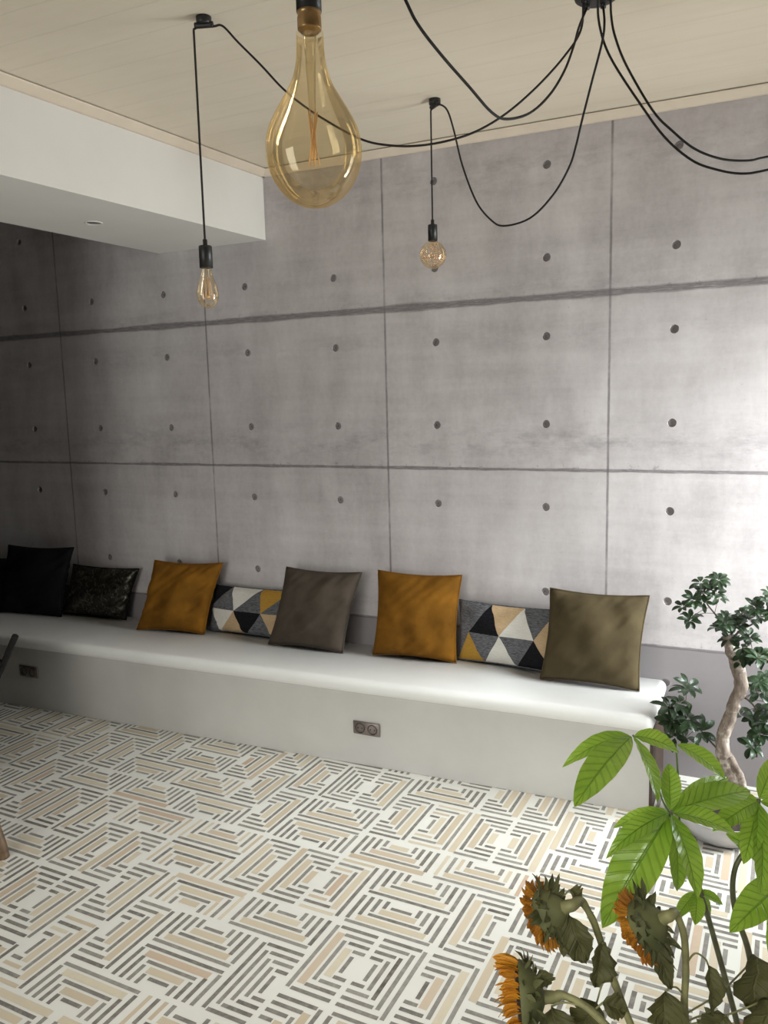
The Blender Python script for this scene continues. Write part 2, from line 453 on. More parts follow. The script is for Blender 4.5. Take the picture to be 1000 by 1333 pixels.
def lathe(bm, prof, centre, seg=32, axis=V((0, 0, 1)), mi=0, cap0=False, cap1=False):
    """prof: (radius, height along axis) pairs"""
    q = V((0, 0, 1)).rotation_difference(axis.normalized())
    rings = []
    for r, h in prof:
        if r < 1e-6:
            rings.append([bm.verts.new(centre + q @ V((0, 0, h)))])
        else:
            rings.append([bm.verts.new(centre + q @ V((r * math.cos(2 * PI * k / seg), r * math.sin(2 * PI * k / seg), h))) for k in range(seg)])
    fs = []
    for A, B in zip(rings, rings[1:]):
        for k in range(seg):
            k2 = (k + 1) % seg
            if len(A) == 1 and len(B) == 1: continue
            if len(A) == 1: fs.append(bm.faces.new((A[0], B[k2], B[k])))
            elif len(B) == 1: fs.append(bm.faces.new((A[k], A[k2], B[0])))
            else: fs.append(bm.faces.new((A[k], A[k2], B[k2], B[k])))
    if cap0 and len(rings[0]) > 1: fs.append(bm.faces.new(rings[0][::-1]))
    if cap1 and len(rings[-1]) > 1: fs.append(bm.faces.new(rings[-1]))
    for f in fs: f.material_index = mi
    bmesh.ops.recalc_face_normals(bm, faces=fs)

def leaf(bm, base, tip, nrm, width, belly=0.5, fold=0.18, droop=0.0, wave=0.0, nl=12, nw=6, curl=0.0, ragged=0.0, rs=None, tipsharp=1.0, mi=0):
    """a blade from base to tip; nrm is the upper side, fold lifts the halves, droop bends it down mid-way"""
    base, tip = V(base), V(tip)
    L = (tip - base).length
    d = (tip - base).normalized()
    nrm = (V(nrm) - d * V(nrm).dot(d)).normalized()
    s = d.cross(nrm).normalized()
    uvl = bm.loops.layers.uv.verify()
    grid = []
    ph = rs.random() * 6 if rs else 0
    for i in range(nl + 1):
        u = i / nl
        w = (u ** (0.75 * belly / 0.5)) * ((1 - u) ** (0.75 * tipsharp * (1 - belly) / 0.5))
        k = belly
        w0 = (k ** (0.75 * belly / 0.5)) * ((1 - k) ** (0.75 * tipsharp * (1 - belly) / 0.5))
        hw = width / 2 * min(1.0, w / w0) + width * 0.006
        mid = base + d * (L * u) + nrm * (droop * L * 4 * u * (1 - u))
        rowv = []
        for j in range(nw + 1):
            v = -1 + 2 * j / nw
            hh = hw * (1 + (ragged * mnoise.noise(V((u * 9 + ph, v, ph))) if ragged else 0))
            off = nrm * (abs(v) * hh * fold * 2 - curl * hh * v * v)
            if wave: off += nrm * (wave * width * (0.3 + 0.7 * abs(v)) * math.sin(u * 34 + ph - abs(v) * 2.5))
            if ragged: off += nrm * (ragged * width * 0.5 * mnoise.noise(V((u * 4 + ph, v * 1.7, ph * 2))))
            rowv.append((bm.verts.new(mid + s * (hh * v) + off), u, (v + 1) / 2))
        grid.append(rowv)
    for i in range(nl):
        for j in range(nw):
            q = (grid[i][j], grid[i][j + 1], grid[i + 1][j + 1], grid[i + 1][j])
            f = bm.faces.new([x[0] for x in q]); f.material_index = mi
            for lp, x in zip(f.loops, q): lp[uvl].uv = (x[1], x[2])

# ================================================================== SETTING
# floor: patterned cement tiles, each a half-square with one wide triangle of stripes and two corner triangles
def build_floor():
    bm = bmesh.new()
    vs = [bm.verts.new(p) for p in ((X_L - 0.1, Y_F - 0.1, 0), (X_R + 0.1, Y_F - 0.1, 0), (X_R + 0.1, 0.1, 0), (X_L - 0.1, 0.1, 0))]
    bm.faces.new(vs)
    vb = [bm.verts.new((v.co.x, v.co.y, -0.08)) for v in vs]
    bm.faces.new(vb[::-1])
    for i in range(4): bm.faces.new((vs[i], vb[i], vb[(i + 1) % 4], vs[(i + 1) % 4]))
    S = 0.1565
    ox, oy = -1.424, -1.366
    ca, sa = math.cos(math.radians(-1.6)), math.sin(math.radians(-1.6))
    def W(x, y):
        return (ox + x * ca - y * sa, oy + x * sa + y * ca)
    rs = random.Random(11)
    fixed = [((0, 0), (1, 0), 'S'), ((1, 1), (1, 2), 'W'), ((-1, 2), (0, 2), 'N'), ((-1, 1), (0, 1), 'S'),
             ((-2, 0), (-1, 0), 'N'), ((2, 0), (2, 1), 'W'), ((2, 2), (2, 3), 'E'), ((0, -2), (0, -1), 'W'), ((1, -2), (1, -1), 'E')]
    i0, i1, j0, j1 = -32, 16, -9, 18
    cells = {(i, j) for i in range(i0, i1) for j in range(j0, j1)}
    doms = list(fixed)
    for a, b, s in fixed: cells.discard(a); cells.discard(b)
    white = [c for c in cells if (c[0] + c[1]) % 2 == 0]
    rs.shuffle(white)
    match = {}
    import sys
    sys.setrecursionlimit(20000)
    def nb(c):
        l = [(c[0] + 1, c[1]), (c[0] - 1, c[1]), (c[0], c[1] + 1), (c[0], c[1] - 1)]
        rs.shuffle(l)
        return [x for x in l if x in cells]
    def aug(c, seen):
        opts = nb(c)
        for x in opts:
            if x not in match:
                match[x] = c; return True
        for x in opts:
            if x in seen: continue
            seen.add(x)
            if aug(match[x], seen):
                match[x] = c; return True
        return False
    for c in white: aug(c, set())
    for a, b in match.items():
        p, q = min(a, b), max(a, b)
        doms.append((p, q, rs.choice('NS') if p[1] == q[1] else rs.choice('EW')))
    P = S / 6
    m_ = 0.009
    def strip(x0, x1, y0, y1, fr, mi):
        # fr maps local (x along base, y from base) to lattice coordinates
        pts = [W(*fr(x, y)) for x, y in ((x0, y0), (x1, y0), (x1, y1), (x0, y1))]
        if any(px < X_L or px > X_R or py > -0.004 or py < Y_F for px, py in pts): return
        f = bm.faces.new([bm.verts.new((px, py, 0.0006)) for px, py in pts])
        if f.calc_center_median() and f.normal.z == 0: f.normal_update()
        if f.normal.z < 0: f.normal_flip()
        f.material_index = mi
    for a, b, side in doms:
        # lattice x to the right, y positive away from camera; cell (i,j) spans x [i,i+1]*S, y [-(j+1), -j]*S
        x0, x1 = a[0] * S, (b[0] + 1) * S
        yt, yb = -a[1] * S, -(b[1] + 1) * S
        if side == 'S': fr = lambda x, y: (x0 + x, yb + y)
        elif side == 'N': fr = lambda x, y: (x1 - x, yt - y)
        elif side == 'W': fr = lambda x, y: (x0 + y, yt - x)
        else: fr = lambda x, y: (x1 - y, yb + x)
        first = rs.random() < 0.72
        alldark = rs.random() < 0.05
        for k in range(6):
            yc = (k + 0.55) * P
            hl = S - yc - 0.003
            if hl < 0.012: continue
            dark = (k % 2 == 0) == first or alldark
            wd = 0.0062 if dark else 0.0118
            strip(S - hl, S + hl, yc - wd, yc + wd, fr, 1 if dark else 2)
        cdark = rs.random() < 0.9
        for sgn in (0, 1):
            for k in range(4):
                xc = m_ + (k + 0.35) * 0.0275
                ln = 0.122 - k * 0.0278
                yy1 = S - m_
                xa = xc if sgn == 0 else 2 * S - xc
                strip(xa - 0.0065, xa + 0.0065, yy1 - ln, yy1, fr, 1 if (cdark or k % 2) else 2)
    o = link('floor', bm, [M['tile'], M['stripe_grey'], M['stripe_sand']], smooth=False, kind='structure')
    return o
build_floor()

def build_back_wall():
    bm = bmesh.new()
    xs_h = []
    for k in range(-3, 6):
        for of in HOLE_OFS:
            x = WALL_X0 + k * WALL_W + of
            if X_L + 0.1 < x < X_R - 0.1: xs_h.append(x)
    h = 0.05
    xs = sorted([X_L] + [x - h for x in xs_h] + [x + h for x in xs_h] + [X_R])
    rows = [z for z in ROWS if z > 0.06]
    zs = sorted([0.0] + [z - h for z in rows] + [z + h for z in rows] + [Z_C])
    gv = {}
    def gvert(i, j):
        if (i, j) not in gv: gv[(i, j)] = bm.verts.new((xs[i], 0, zs[j]))
        return gv[(i, j)]
    R, DEP, SEG = 0.0170, 0.0115, 24
    for i in range(len(xs) - 1):
        for j in range(len(zs) - 1):
            cx, cz = (xs[i] + xs[i + 1]) / 2, (zs[j] + zs[j + 1]) / 2
            hole = any(abs(cx - x) < 1e-4 for x in xs_h) and any(abs(cz - z) < 1e-4 for z in rows)
            if not hole:
                bm.faces.new((gvert(i, j), gvert(i + 1, j), gvert(i + 1, j + 1), gvert(i, j + 1)))
                continue
            hx, hz = cx, cz
            sq, ci, cb = [], [], []
            corner = {(-1, -1): (i, j), (1, -1): (i + 1, j), (1, 1): (i + 1, j + 1), (-1, 1): (i, j + 1)}
            for k in range(SEG):
                th = 2 * PI * (k + 0.0) / SEG + PI / 4
                c, s = math.cos(th), math.sin(th)
                q = max(abs(c), abs(s))
                ux, uz = c / q, s / q
                key = (round(ux, 3), round(uz, 3))
                if abs(abs(ux) - 1) < 1e-3 and abs(abs(uz) - 1) < 1e-3:
                    sq.append(gvert(*corner[(int(round(ux)), int(round(uz)))]))
                else:
                    sq.append(bm.verts.new((hx + ux * h, 0, hz + uz * h)))
                ci.append(bm.verts.new((hx + c * R, 0, hz + s * R)))
                cb.append(bm.verts.new((hx + c * R * 0.86, DEP, hz + s * R * 0.86)))
            cc = [bm.verts.new((hx + (v.co.x - hx) * 0.55, DEP, hz + (v.co.z - hz) * 0.55)) for v in cb]
            c2 = [bm.verts.new((v.co.x, DEP + 0.005, v.co.z)) for v in cc]
            for k in range(SEG):
                k2 = (k + 1) % SEG
                bm.faces.new((sq[k], sq[k2], ci[k2], ci[k]))
                for A, B in ((ci, cb), (cb, cc), (cc, c2)):
                    bm.faces.new((A[k], A[k2], B[k2], B[k])).material_index = 1
            bm.faces.new(c2).material_index = 1
    bmesh.ops.remove_doubles(bm, verts=bm.verts, dist=1e-5)
    bmesh.ops.recalc_face_normals(bm, faces=bm.faces)
    # solid backing
    box(bm, (X_L - 0.1, 0.035, 0), (X_R + 0.1, 0.12, Z_C))
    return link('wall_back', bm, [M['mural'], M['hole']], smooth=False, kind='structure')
build_back_wall()

bm = bmesh.new(); box(bm, (X_L - 0.1, Y_F - 0.1, Z_C), (X_R + 0.1, 0.12, Z_C + 0.1)); link('ceiling', bm, M['ceiling'], smooth=False, kind='structure')
bm = bmesh.new(); box(bm, (X_L - 0.12, Y_F - 0.1, 0), (X_L, 0.0, Z_C)); link('wall_left', bm, M['taupe_wall'], smooth=False, kind='structure')
bm = bmesh.new()
a0, a1, az0, az1 = RW
for lo, hi in (((Y_F - 0.1, 0), (a0, Z_C)), ((a1, 0), (0.0, Z_C)), ((a0, 0), (a1, az0)), ((a0, az1), (a1, Z_C))):
    box(bm, (X_R, lo[0], lo[1]), (X_R + 0.15, hi[0], hi[1]))
link('wall_right', bm, M['plaster'], smooth=False, kind='structure')
bm = bmesh.new()
x0, x1, z0, z1 = FW
for lo, hi in (((X_L, Y_F - 0.15, 0), (x0, Y_F, Z_C)), ((x1, Y_F - 0.15, 0), (X_R, Y_F, Z_C)), ((x0, Y_F - 0.15, 0), (x1, Y_F, z0)), ((x0, Y_F - 0.15, z1), (x1, Y_F, Z_C))):
    box(bm, lo, hi)
link('wall_front', bm, M['taupe_wall'], smooth=False, kind='structure')

# windows: frame with a pane
def window(name, axis, a0, a1, z0, z1, pos, posts):
    bm = bmesh.new()
    f = 0.045
    def bar(u0, u1, w0, w1):
        if axis == 'y': box(bm, (pos, u0, w0), (pos + 0.05, u1, w1), 0.003)
        else: box(bm, (u0, pos, w0), (u1, pos + 0.05, w1), 0.003)
    bar(a0, a1, z0, z0 + f); bar(a0, a1, z1 - f, z1)
    bar(a0, a0 + f, z0 + f, z1 - f); bar(a1 - f, a1, z0 + f, z1 - f)
    for p in posts: bar(p - 0.025, p + 0.025, z0 + f, z1 - f)
    w = link(name, bm, M['window_frame'], smooth=False, kind='structure')
    bm = bmesh.new()
    if axis == 'y': box(bm, (pos + 0.024, a0 + 0.02, z0 + 0.02), (pos + 0.026, a1 - 0.02, z1 - 0.02))
    else: box(bm, (a0 + 0.02, pos + 0.024, z0 + 0.02), (a1 - 0.02, pos + 0.026, z1 - 0.02))
    link('pane', bm, M['clear'], w, smooth=False)
window('window_1', 'y', *RW, X_R + 0.08, [])
window('window_2', 'x', *FW, Y_F - 0.10, [FW[0] + 0.05 + 1.25])

# unseen wall beside the beam, added to keep front daylight off the left end
bm = bmesh.new(); box(bm, (-3.06, Y_F, 0), (-2.90, -1.17, Z_C)); link('wall_light_blocker', bm, M['taupe_wall'], smooth=False, kind='structure')

# beam hanging from the ceiling, across the bench
BM_P = [(-2.15, -0.001), (-2.785, -0.001), (-3.05, Y_F), (-2.52, Y_F)]
bm = bmesh.new(); prism(bm, BM_P, 2.305, Z_C)
beam = link('ceiling_beam', bm, M['soffit'], smooth=False, kind='structure')
# recessed spot in the underside of the beam
sp = on_z(122, 290, 2.305)
dl = thing('recessed_spotlight', 'small round spotlight recessed in the underside of the white beam', 'spotlight', sp)
bm = bmesh.new(); lathe(bm, [(0.036, 0.0), (0.036, -0.0025), (0.031, -0.003), (0.029, -0.001), (0.029, 0.0)], sp, 28); link('trim_ring', bm, M['soffit'], dl)
bm = bmesh.new(); lathe(bm, [(0.0, -0.0006), (0.029, -0.0006), (0.029, 0.0)], sp, 28); link('lens', bm, M['socket_frame'], dl)

# cornices
def cornice(name, a, b, inward):
    """a, b on the wall line (plan); inward = plan direction away from the wall"""
    prof = [(0.0, 0.0), (0.014, 0.0), (0.020, 0.004), (0.045, 0.020), (0.047, 0.0245), (0.0, 0.0245)]
    bm = bmesh.new()
    A = [bm.verts.new((a[0] + inward[0] * d, a[1] + inward[1] * d, Z_W + h)) for d, h in prof]
    B = [bm.verts.new((b[0] + inward[0] * d, b[1] + inward[1] * d, Z_W + h)) for d, h in prof]
    n = len(prof)
    for i in range(n): bm.faces.new((A[i], A[(i + 1) % n], B[(i + 1) % n], B[i]))
    bm.faces.new(A); bm.faces.new(B)
    bmesh.ops.recalc_face_normals(bm, faces=bm.faces)
    link(name, bm, M['trim'], smooth=False, kind='structure')
cornice('trim_1', (-2.15, -0.001), (X_R, -0.001), (0, -1))
bd = V((-2.52 + 2.15, Y_F, 0)).normalized()
cornice('trim_2', (-2.15, -0.001), (-2.52, Y_F), (-bd.y, bd.x))
cornice('trim_3', (X_L, -0.001), (-2.785, -0.001), (0, -1))

# ================================================================== BENCH
FR = lambda x: -0.372 + 0.0305 * (x + 0.315)      # front plane of the plinth
bench = thing('built_in_bench', 'long white plastered bench built along the concrete-look wall', 'bench', (-2.4, -0.2, 0))
bm = bmesh.new()
xe = -0.338
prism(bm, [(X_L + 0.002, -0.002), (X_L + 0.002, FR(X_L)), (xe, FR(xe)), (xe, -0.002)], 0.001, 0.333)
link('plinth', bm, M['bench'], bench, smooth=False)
bm = bmesh.new()
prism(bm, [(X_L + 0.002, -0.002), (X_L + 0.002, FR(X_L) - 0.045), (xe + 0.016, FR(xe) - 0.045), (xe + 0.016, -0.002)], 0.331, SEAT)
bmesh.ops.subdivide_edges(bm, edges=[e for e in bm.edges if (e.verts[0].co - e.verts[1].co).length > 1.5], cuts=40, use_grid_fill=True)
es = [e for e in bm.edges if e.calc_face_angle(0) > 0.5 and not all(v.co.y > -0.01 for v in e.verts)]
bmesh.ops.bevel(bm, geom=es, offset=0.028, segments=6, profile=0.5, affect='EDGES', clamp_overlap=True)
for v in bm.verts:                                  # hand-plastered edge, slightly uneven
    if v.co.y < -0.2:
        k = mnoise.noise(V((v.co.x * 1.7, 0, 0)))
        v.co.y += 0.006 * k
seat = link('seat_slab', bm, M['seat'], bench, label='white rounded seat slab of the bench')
bm = bmesh.new(); prism(bm, [(xe + 0.0005, -0.003), (xe + 0.0005, FR(xe) + 0.003), (xe + 0.011, FR(xe) + 0.003), (xe + 0.011, -0.003)], 0.001, 0.330)
link('end_panel', bm, M['end_wood'], bench, smooth=False, label='brown end panel of the bench')

def socket(px, py, w, h, label):
    p = on_y(px, py, -0.41)
    p = on_y(px, py, FR(p.x))
    yf = FR(p.x)
    s = thing('power_socket', label, 'socket', (p.x, yf - 0.0005, p.z), 'double sockets in the bench front')
    bm = bmesh.new()
    box(bm, (p.x - w / 2, yf - 0.009, p.z - h / 2), (p.x + w / 2, yf - 0.0025, p.z + h / 2), 0.003)
    link('frame', bm, M['socket_frame'], s)
    for sx in (-1, 1):
        cx = p.x + sx * w * 0.235
        bm = bmesh.new()
        c = V((cx, yf - 0.0095, p.z))
        lathe(bm, [(0.0225, -0.002), (0.0225, 0.003), (0.0195, 0.0035), (0.0185, -0.001), (0.0, -0.001)], c, 24, V((0, -1, 0)))
        ins = link('outlet', bm, M['socket_dark'], s)
        bm = bmesh.new()
        for dx in (-0.0095, 0.0095):
            lathe(bm, [(0.0025, 0.0), (0.0025, 0.0022), (0.0, 0.0022)], V((cx + dx, yf - 0.0085, p.z)), 10, V((0, -1, 0)))
        link('pin_hole', bm, M['black_plastic'], ins)
socket(478, 948, 0.125, 0.058, 'dark metal double socket in the bench front below the taupe cushion')
socket(38, 874, 0.13, 0.058, 'dark double socket in the bench front near its far left end')

# ================================================================== CUSHIONS
def pillow_pt(u, v, w, h, T, frame, side, rs_off, pinch=0.055, crease=0.004):
    """u, v in [-1,1]; side +1 front, -1 back"""
    O, R, U, N = frame
    x = w / 2 * u * (1 - pinch * (1 - v * v) ** 1.0)
    y = h / 2 * (v * (1 - pinch * (1 - u * u)) + 1)
    e = max(0.0, (1 - u * u) * (1 - v * v))
    t = T / 2 * (e ** 0.42)
    k = 1 if side > 0 else 0.6
    t += side * 0 + k * crease * 2.2 * mnoise.noise(V((u * 1.9 + rs_off, v * 1.9, rs_off * 1.3))) * min(1, e * 3)
    # gathered folds running in from corners and seams
    edge = min(1 - abs(u), 1 - abs(v))
    t += crease * mnoise.noise(V(((u - v) * 5 + rs_off, (u + v) * 1.4, 3.1 + rs_off))) * math.exp(-edge * 2.4) * min(1, e * 9) * 2.2
    return O + R * x + U * y + N * (side * max(t, 0.0))

def cushion(name, label, group, bl, br, tl, tr, mat, T=0.15, seed=1.0, pattern=None, piping=None, top_y=-0.048, pinch=0.07, crease=0.006, yshift=0.0):
    A, B = on_z(*bl, SEAT), on_z(*br, SEAT)
    C, D = on_y(*tl, top_y), on_y(*tr, top_y)
    O = (A + B) / 2
    O.y = min(O.y, -0.095) + yshift
    O.z = SEAT + 0.004
    top = (C + D) / 2
    U = (top - O); h = U.length; U.normalize()
    R = (B - A).normalized()
    N = R.cross(U).normalized()
    if N.y > 0: N = -N
    w = ((B - A).length + (D - C).length) / 2 * 1.02
    fr = (O, R, U, N)
    root = thing(name, label, 'cushion', O, group)
    bm = bmesh.new()
    n = 36
    pp = lambda u, v, s: pillow_pt(u, v, w, h, T, fr, s, seed, pinch, crease)
    sides = (1, -1) if pattern is None else (-1,)
    for s in sides:
        g = [[bm.verts.new(pp(-1 + 2 * i / n, -1 + 2 * j / n, s)) for j in range(n + 1)] for i in range(n + 1)]
        for i in range(n):
            for j in range(n):
                bm.faces.new((g[i][j], g[i + 1][j], g[i + 1][j + 1], g[i][j + 1]))
    mats = [mat]
    if pattern:
        mats, polys = pattern
        K = 10
        for tri, mi in polys:
            P = [V((a, b, 0)) for a, b in tri]
            vv = {}
            for i in range(K + 1):
                for j in range(K + 1 - i):
                    q = P[0] + (P[1] - P[0]) * (i / K) + (P[2] - P[0]) * (j / K)
                    vv[i, j] = bm.verts.new(pp(max(-1, min(1, q.x)), max(-1, min(1, q.y)), 1))
            for i in range(K):
                for j in range(K - i):
                    try:
                        bm.faces.new((vv[i, j], vv[i + 1, j], vv[i, j + 1])).material_index = mi
                        if i + j < K - 1: bm.faces.new((vv[i + 1, j], vv[i + 1, j + 1], vv[i, j + 1])).material_index = mi
                    except ValueError: pass
    bmesh.ops.remove_doubles(bm, verts=bm.verts, dist=2e-4)
    bmesh.ops.recalc_face_normals(bm, faces=bm.faces)
    link('cover', bm, mats, root)
    loop = []
    m_ = 20
    for k in range(m_): loop.append(pp(-1 + 2 * k / m_, -1, 1))
    for k in range(m_): loop.append(pp(1, -1 + 2 * k / m_, 1))
    for k in range(m_): loop.append(pp(1 - 2 * k / m_, 1, 1))
    for k in range(m_ + 1): loop.append(pp(-1, 1 - 2 * k / m_, 1))
    bm = bmesh.new(); tube(bm, loop, 0.0035, 6)
    link('piping', bm, piping or mat, root)
    return root

def clip(poly):
    for lim, sg in ((-1, 1), (1, -1)):
        out = []
        for i in range(len(poly)):
            a, b = poly[i], poly[(i + 1) % len(poly)]
            ia, ib = (a[0] - lim) * sg >= -1e-9, (b[0] - lim) * sg >= -1e-9
            if ia: out.append(a)
            if ia != ib:
                t_ = (lim - a[0]) / (b[0] - a[0])
                out.append((lim, a[1] + (b[1] - a[1]) * t_))
        poly = out
        if not poly: return []
    return poly

CG = 'cushions along the bench'
NM = ['g_black', 'g_grey', 'g_white', 'g_sand', 'g_gold']
cushion('cushion', 'dark green cushion half hidden behind the black one at the far left', CG, (-45, 792), (17, 797), (-38, 726), (18, 724), M['green_velvet'], seed=1.3, T=0.09, top_y=-0.035, yshift=0.035)
cushion('cushion', 'square plain black velvet cushion, the darkest on the bench', CG, (8, 796), (80, 801), (13, 711), (95, 711), M['black_velvet'], seed=2.1, top_y=-0.085, yshift=-0.035, T=0.12)
cushion('cushion', 'low dark grey sequinned cushion with black piping beside the black cushion', CG, (83, 799), (164, 807), (98, 734), (179, 741), M['sequin'], seed=3.7, piping=M['black_trim'], T=0.10, top_y=-0.052, yshift=0.015)
cushion('cushion', 'mustard velvet cushion leaning to the right beside the sequinned cushion', CG, (185, 818), (271, 824), (207, 731), (285, 731), M['mustard'], seed=4.4, crease=0.008, yshift=-0.035, top_y=-0.085, T=0.13)
def custom(rows, names): return [M[k] for k in names], [(t_, mi) for poly, mi in rows for t_ in fan(poly)]
def fan(poly):
    poly = clip(poly)
    return [[poly[0], poly[i], poly[i + 1]] for i in range(1, len(poly) - 1)]
# patterned cushions
topL = [([(-1.0, 1), (-0.45, 1), (-1.0, 0)], 0), ([(-1.0, 0), (-0.45, 1), (-0.30, 0)], 1), ([(-0.45, 1), (0.30, 1), (-0.30, 0)], 2), ([(-0.30, 0), (0.30, 1), (0.42, 0)], 1), ([(0.30, 1), (1.0, 1), (0.42, 0)], 4), ([(0.42, 0), (1.0, 1), (1.0, 0)], 1)]
botL = [([(-1.0, 0), (-1.0, -1), (-0.62, -1)], 1), ([(-1.0, 0), (-0.30, 0), (-0.62, -1)], 2), ([(-0.62, -1), (-0.30, 0), (-0.02, -1)], 3), ([(-0.30, 0), (0.42, 0), (0.06, -1)], 0), ([(-0.02, -1), (0.06, -1), (-0.30, 0)], 0), ([(0.06, -1), (0.42, 0), (0.70, -1)], 1), ([(0.42, 0), (1.0, 0), (0.70, -1)], 3), ([(0.70, -1), (1.0, 0), (1.0, -1)], 1)]
cushion('cushion', 'triangle-patterned cushion with a mustard triangle between the left mustard and taupe ones', CG, (270, 821), (372, 834), (280, 759), (380, 770), M['g_grey'], T=0.085, top_y=-0.045, seed=5.2, pattern=custom(topL + botL, NM), piping=M['g_grey'], yshift=0.025, pinch=0.05)
cushion('cushion', 'dark taupe velvet cushion above the middle socket, leaning over a patterned one', CG, (354, 836), (453, 848), (377, 742), (467, 741), M['taupe'], seed=6.9, crease=0.006, yshift=-0.04, top_y=-0.09, T=0.13)
cushion('cushion', 'mustard velvet cushion standing upright near the middle of the bench', CG, (488, 851), (596, 862), (496, 744), (598, 747), M['mustard'], seed=7.7, crease=0.007, yshift=-0.02, top_y=-0.068)
# right patterned cushion: equilateral triangles in two mirrored rows
topR = [([(-1.0, 1), (-0.30, 1), (-0.78, 0)], 1), ([(-1.0, 1), (-0.78, 0), (-1.0, 0)], 1), ([(-0.78, 0), (-0.30, 1), (-0.10, 0)], 0), ([(-0.30, 1), (0.36, 1), (-0.10, 0)], 3), ([(-0.10, 0), (0.36, 1), (0.62, 0)], 2), ([(0.36, 1), (1.0, 1), (0.62, 0)], 1), ([(0.62, 0), (1.0, 1), (1.0, 0)], 3)]
botR = [([(-1.0, 0), (-0.78, 0), (-1.0, -1)], 1), ([(-0.78, 0), (-0.42, -1), (-1.0, -1)], 4), ([(-0.78, 0), (-0.10, 0), (-0.42, -1)], 1), ([(-0.10, 0), (0.24, -1), (-0.42, -1)], 2), ([(-0.10, 0), (0.62, 0), (0.24, -1)], 1), ([(0.62, 0), (0.96, -1), (0.24, -1)], 0), ([(0.62, 0), (1.0, 0), (0.96, -1)], 3), ([(1.0, 0), (1.0, -1), (0.96, -1)], 3)]
cushion('cushion', 'triangle-patterned cushion with white and black triangles beside the olive cushion', CG, (596, 861), (722, 880), (597, 783), (728, 792), M['g_grey'], T=0.085, top_y=-0.045, seed=8.3, pattern=custom(topR + botR, NM), piping=M['g_grey'], yshift=0.025, pinch=0.05)
cushion('cushion', 'large olive-brown velvet cushion at the right end of the bench', CG, (707, 880), (834, 896), (719, 766), (843, 775), M['olive'], seed=9.6, crease=0.006, yshift=-0.045, top_y=-0.095, T=0.135)

# ================================================================== PENDANT LAMPS
HUB = on_z(777, -19, Z_C)
rose = thing('ceiling_rose', 'black ceiling rose from which the black lamp cords fan out', 'ceiling rose', (HUB.x, HUB.y, Z_C))
bm = bmesh.new(); lathe(bm, [(0.0, -0.034), (0.05, -0.034), (0.056, -0.030), (0.058, -0.024), (0.058, -0.0005)], V((HUB.x, HUB.y, Z_C)), 36, cap1=True); link('canopy', bm, M['black_plastic'], rose)
for k in range(5):
    th = k * 2 * PI / 5
    bm = bmesh.new(); lathe(bm, [(0.0075, -0.044), (0.0075, -0.033)], V((HUB.x + 0.036 * math.cos(th), HUB.y + 0.036 * math.sin(th), Z_C)), 12, cap0=True); link('cord_grip', bm, M['black_plastic'], rose)

def ceiling_hook(root, p, direction):
    d = V((direction.x, direction.y, 0)).normalized()
    bm = bmesh.new()
    lathe(bm, [(0.0, -0.020), (0.018, -0.020), (0.021, -0.017), (0.021, -0.0005)], V((p.x, p.y, Z_C)), 20, cap1=True)
    s = d.cross(V((0, 0, 1)))
    A, B = p + d * 0.026, p - d * 0.026
    pts = [V((q.x, q.y, Z_C - 0.021)) for q in (A, p, B)]
    tube(bm, spline(pts, 4), 0.0085, 8)
    link('ceiling_hook', bm, M['black_plastic'], root)

def st64(bm, c, r, hgt, mi=0):
    prof = []
    for i in range(33):
        u = i / 32
        # teardrop: narrow neck, widest at 70 %
        if u < 0.68: rr = 0.40 * r + 0.60 * r * (0.5 - 0.5 * math.cos(PI * (u / 0.68))) ** 0.9
        else: rr = r * math.sqrt(max(0, 1 - ((u - 0.68) / 0.32) ** 2)) ** 1.0
        prof.append((rr if i < 32 else 0.0, -u * hgt))
    lathe(bm, prof, c, 40, mi=mi)

DROP = ((0.0, 0.28), (0.09, 0.285), (0.175, 0.317), (0.27, 0.41), (0.37, 0.60), (0.465, 0.80), (0.56, 0.95), (0.66, 1.0), (0.755, 0.965), (0.85, 0.83), (0.93, 0.60), (0.98, 0.31), (1.0, 0.0))
def big_drop(bm, c, r, hgt):
    pts = spline([V((a, b, 0)) for a, b in DROP], 5)
    prof = [(max(0.0, p.y) * r if k < len(pts) - 1 else 0.0, -p.x * hgt) for k, p in enumerate(pts)]
    lathe(bm, prof, c, 56)

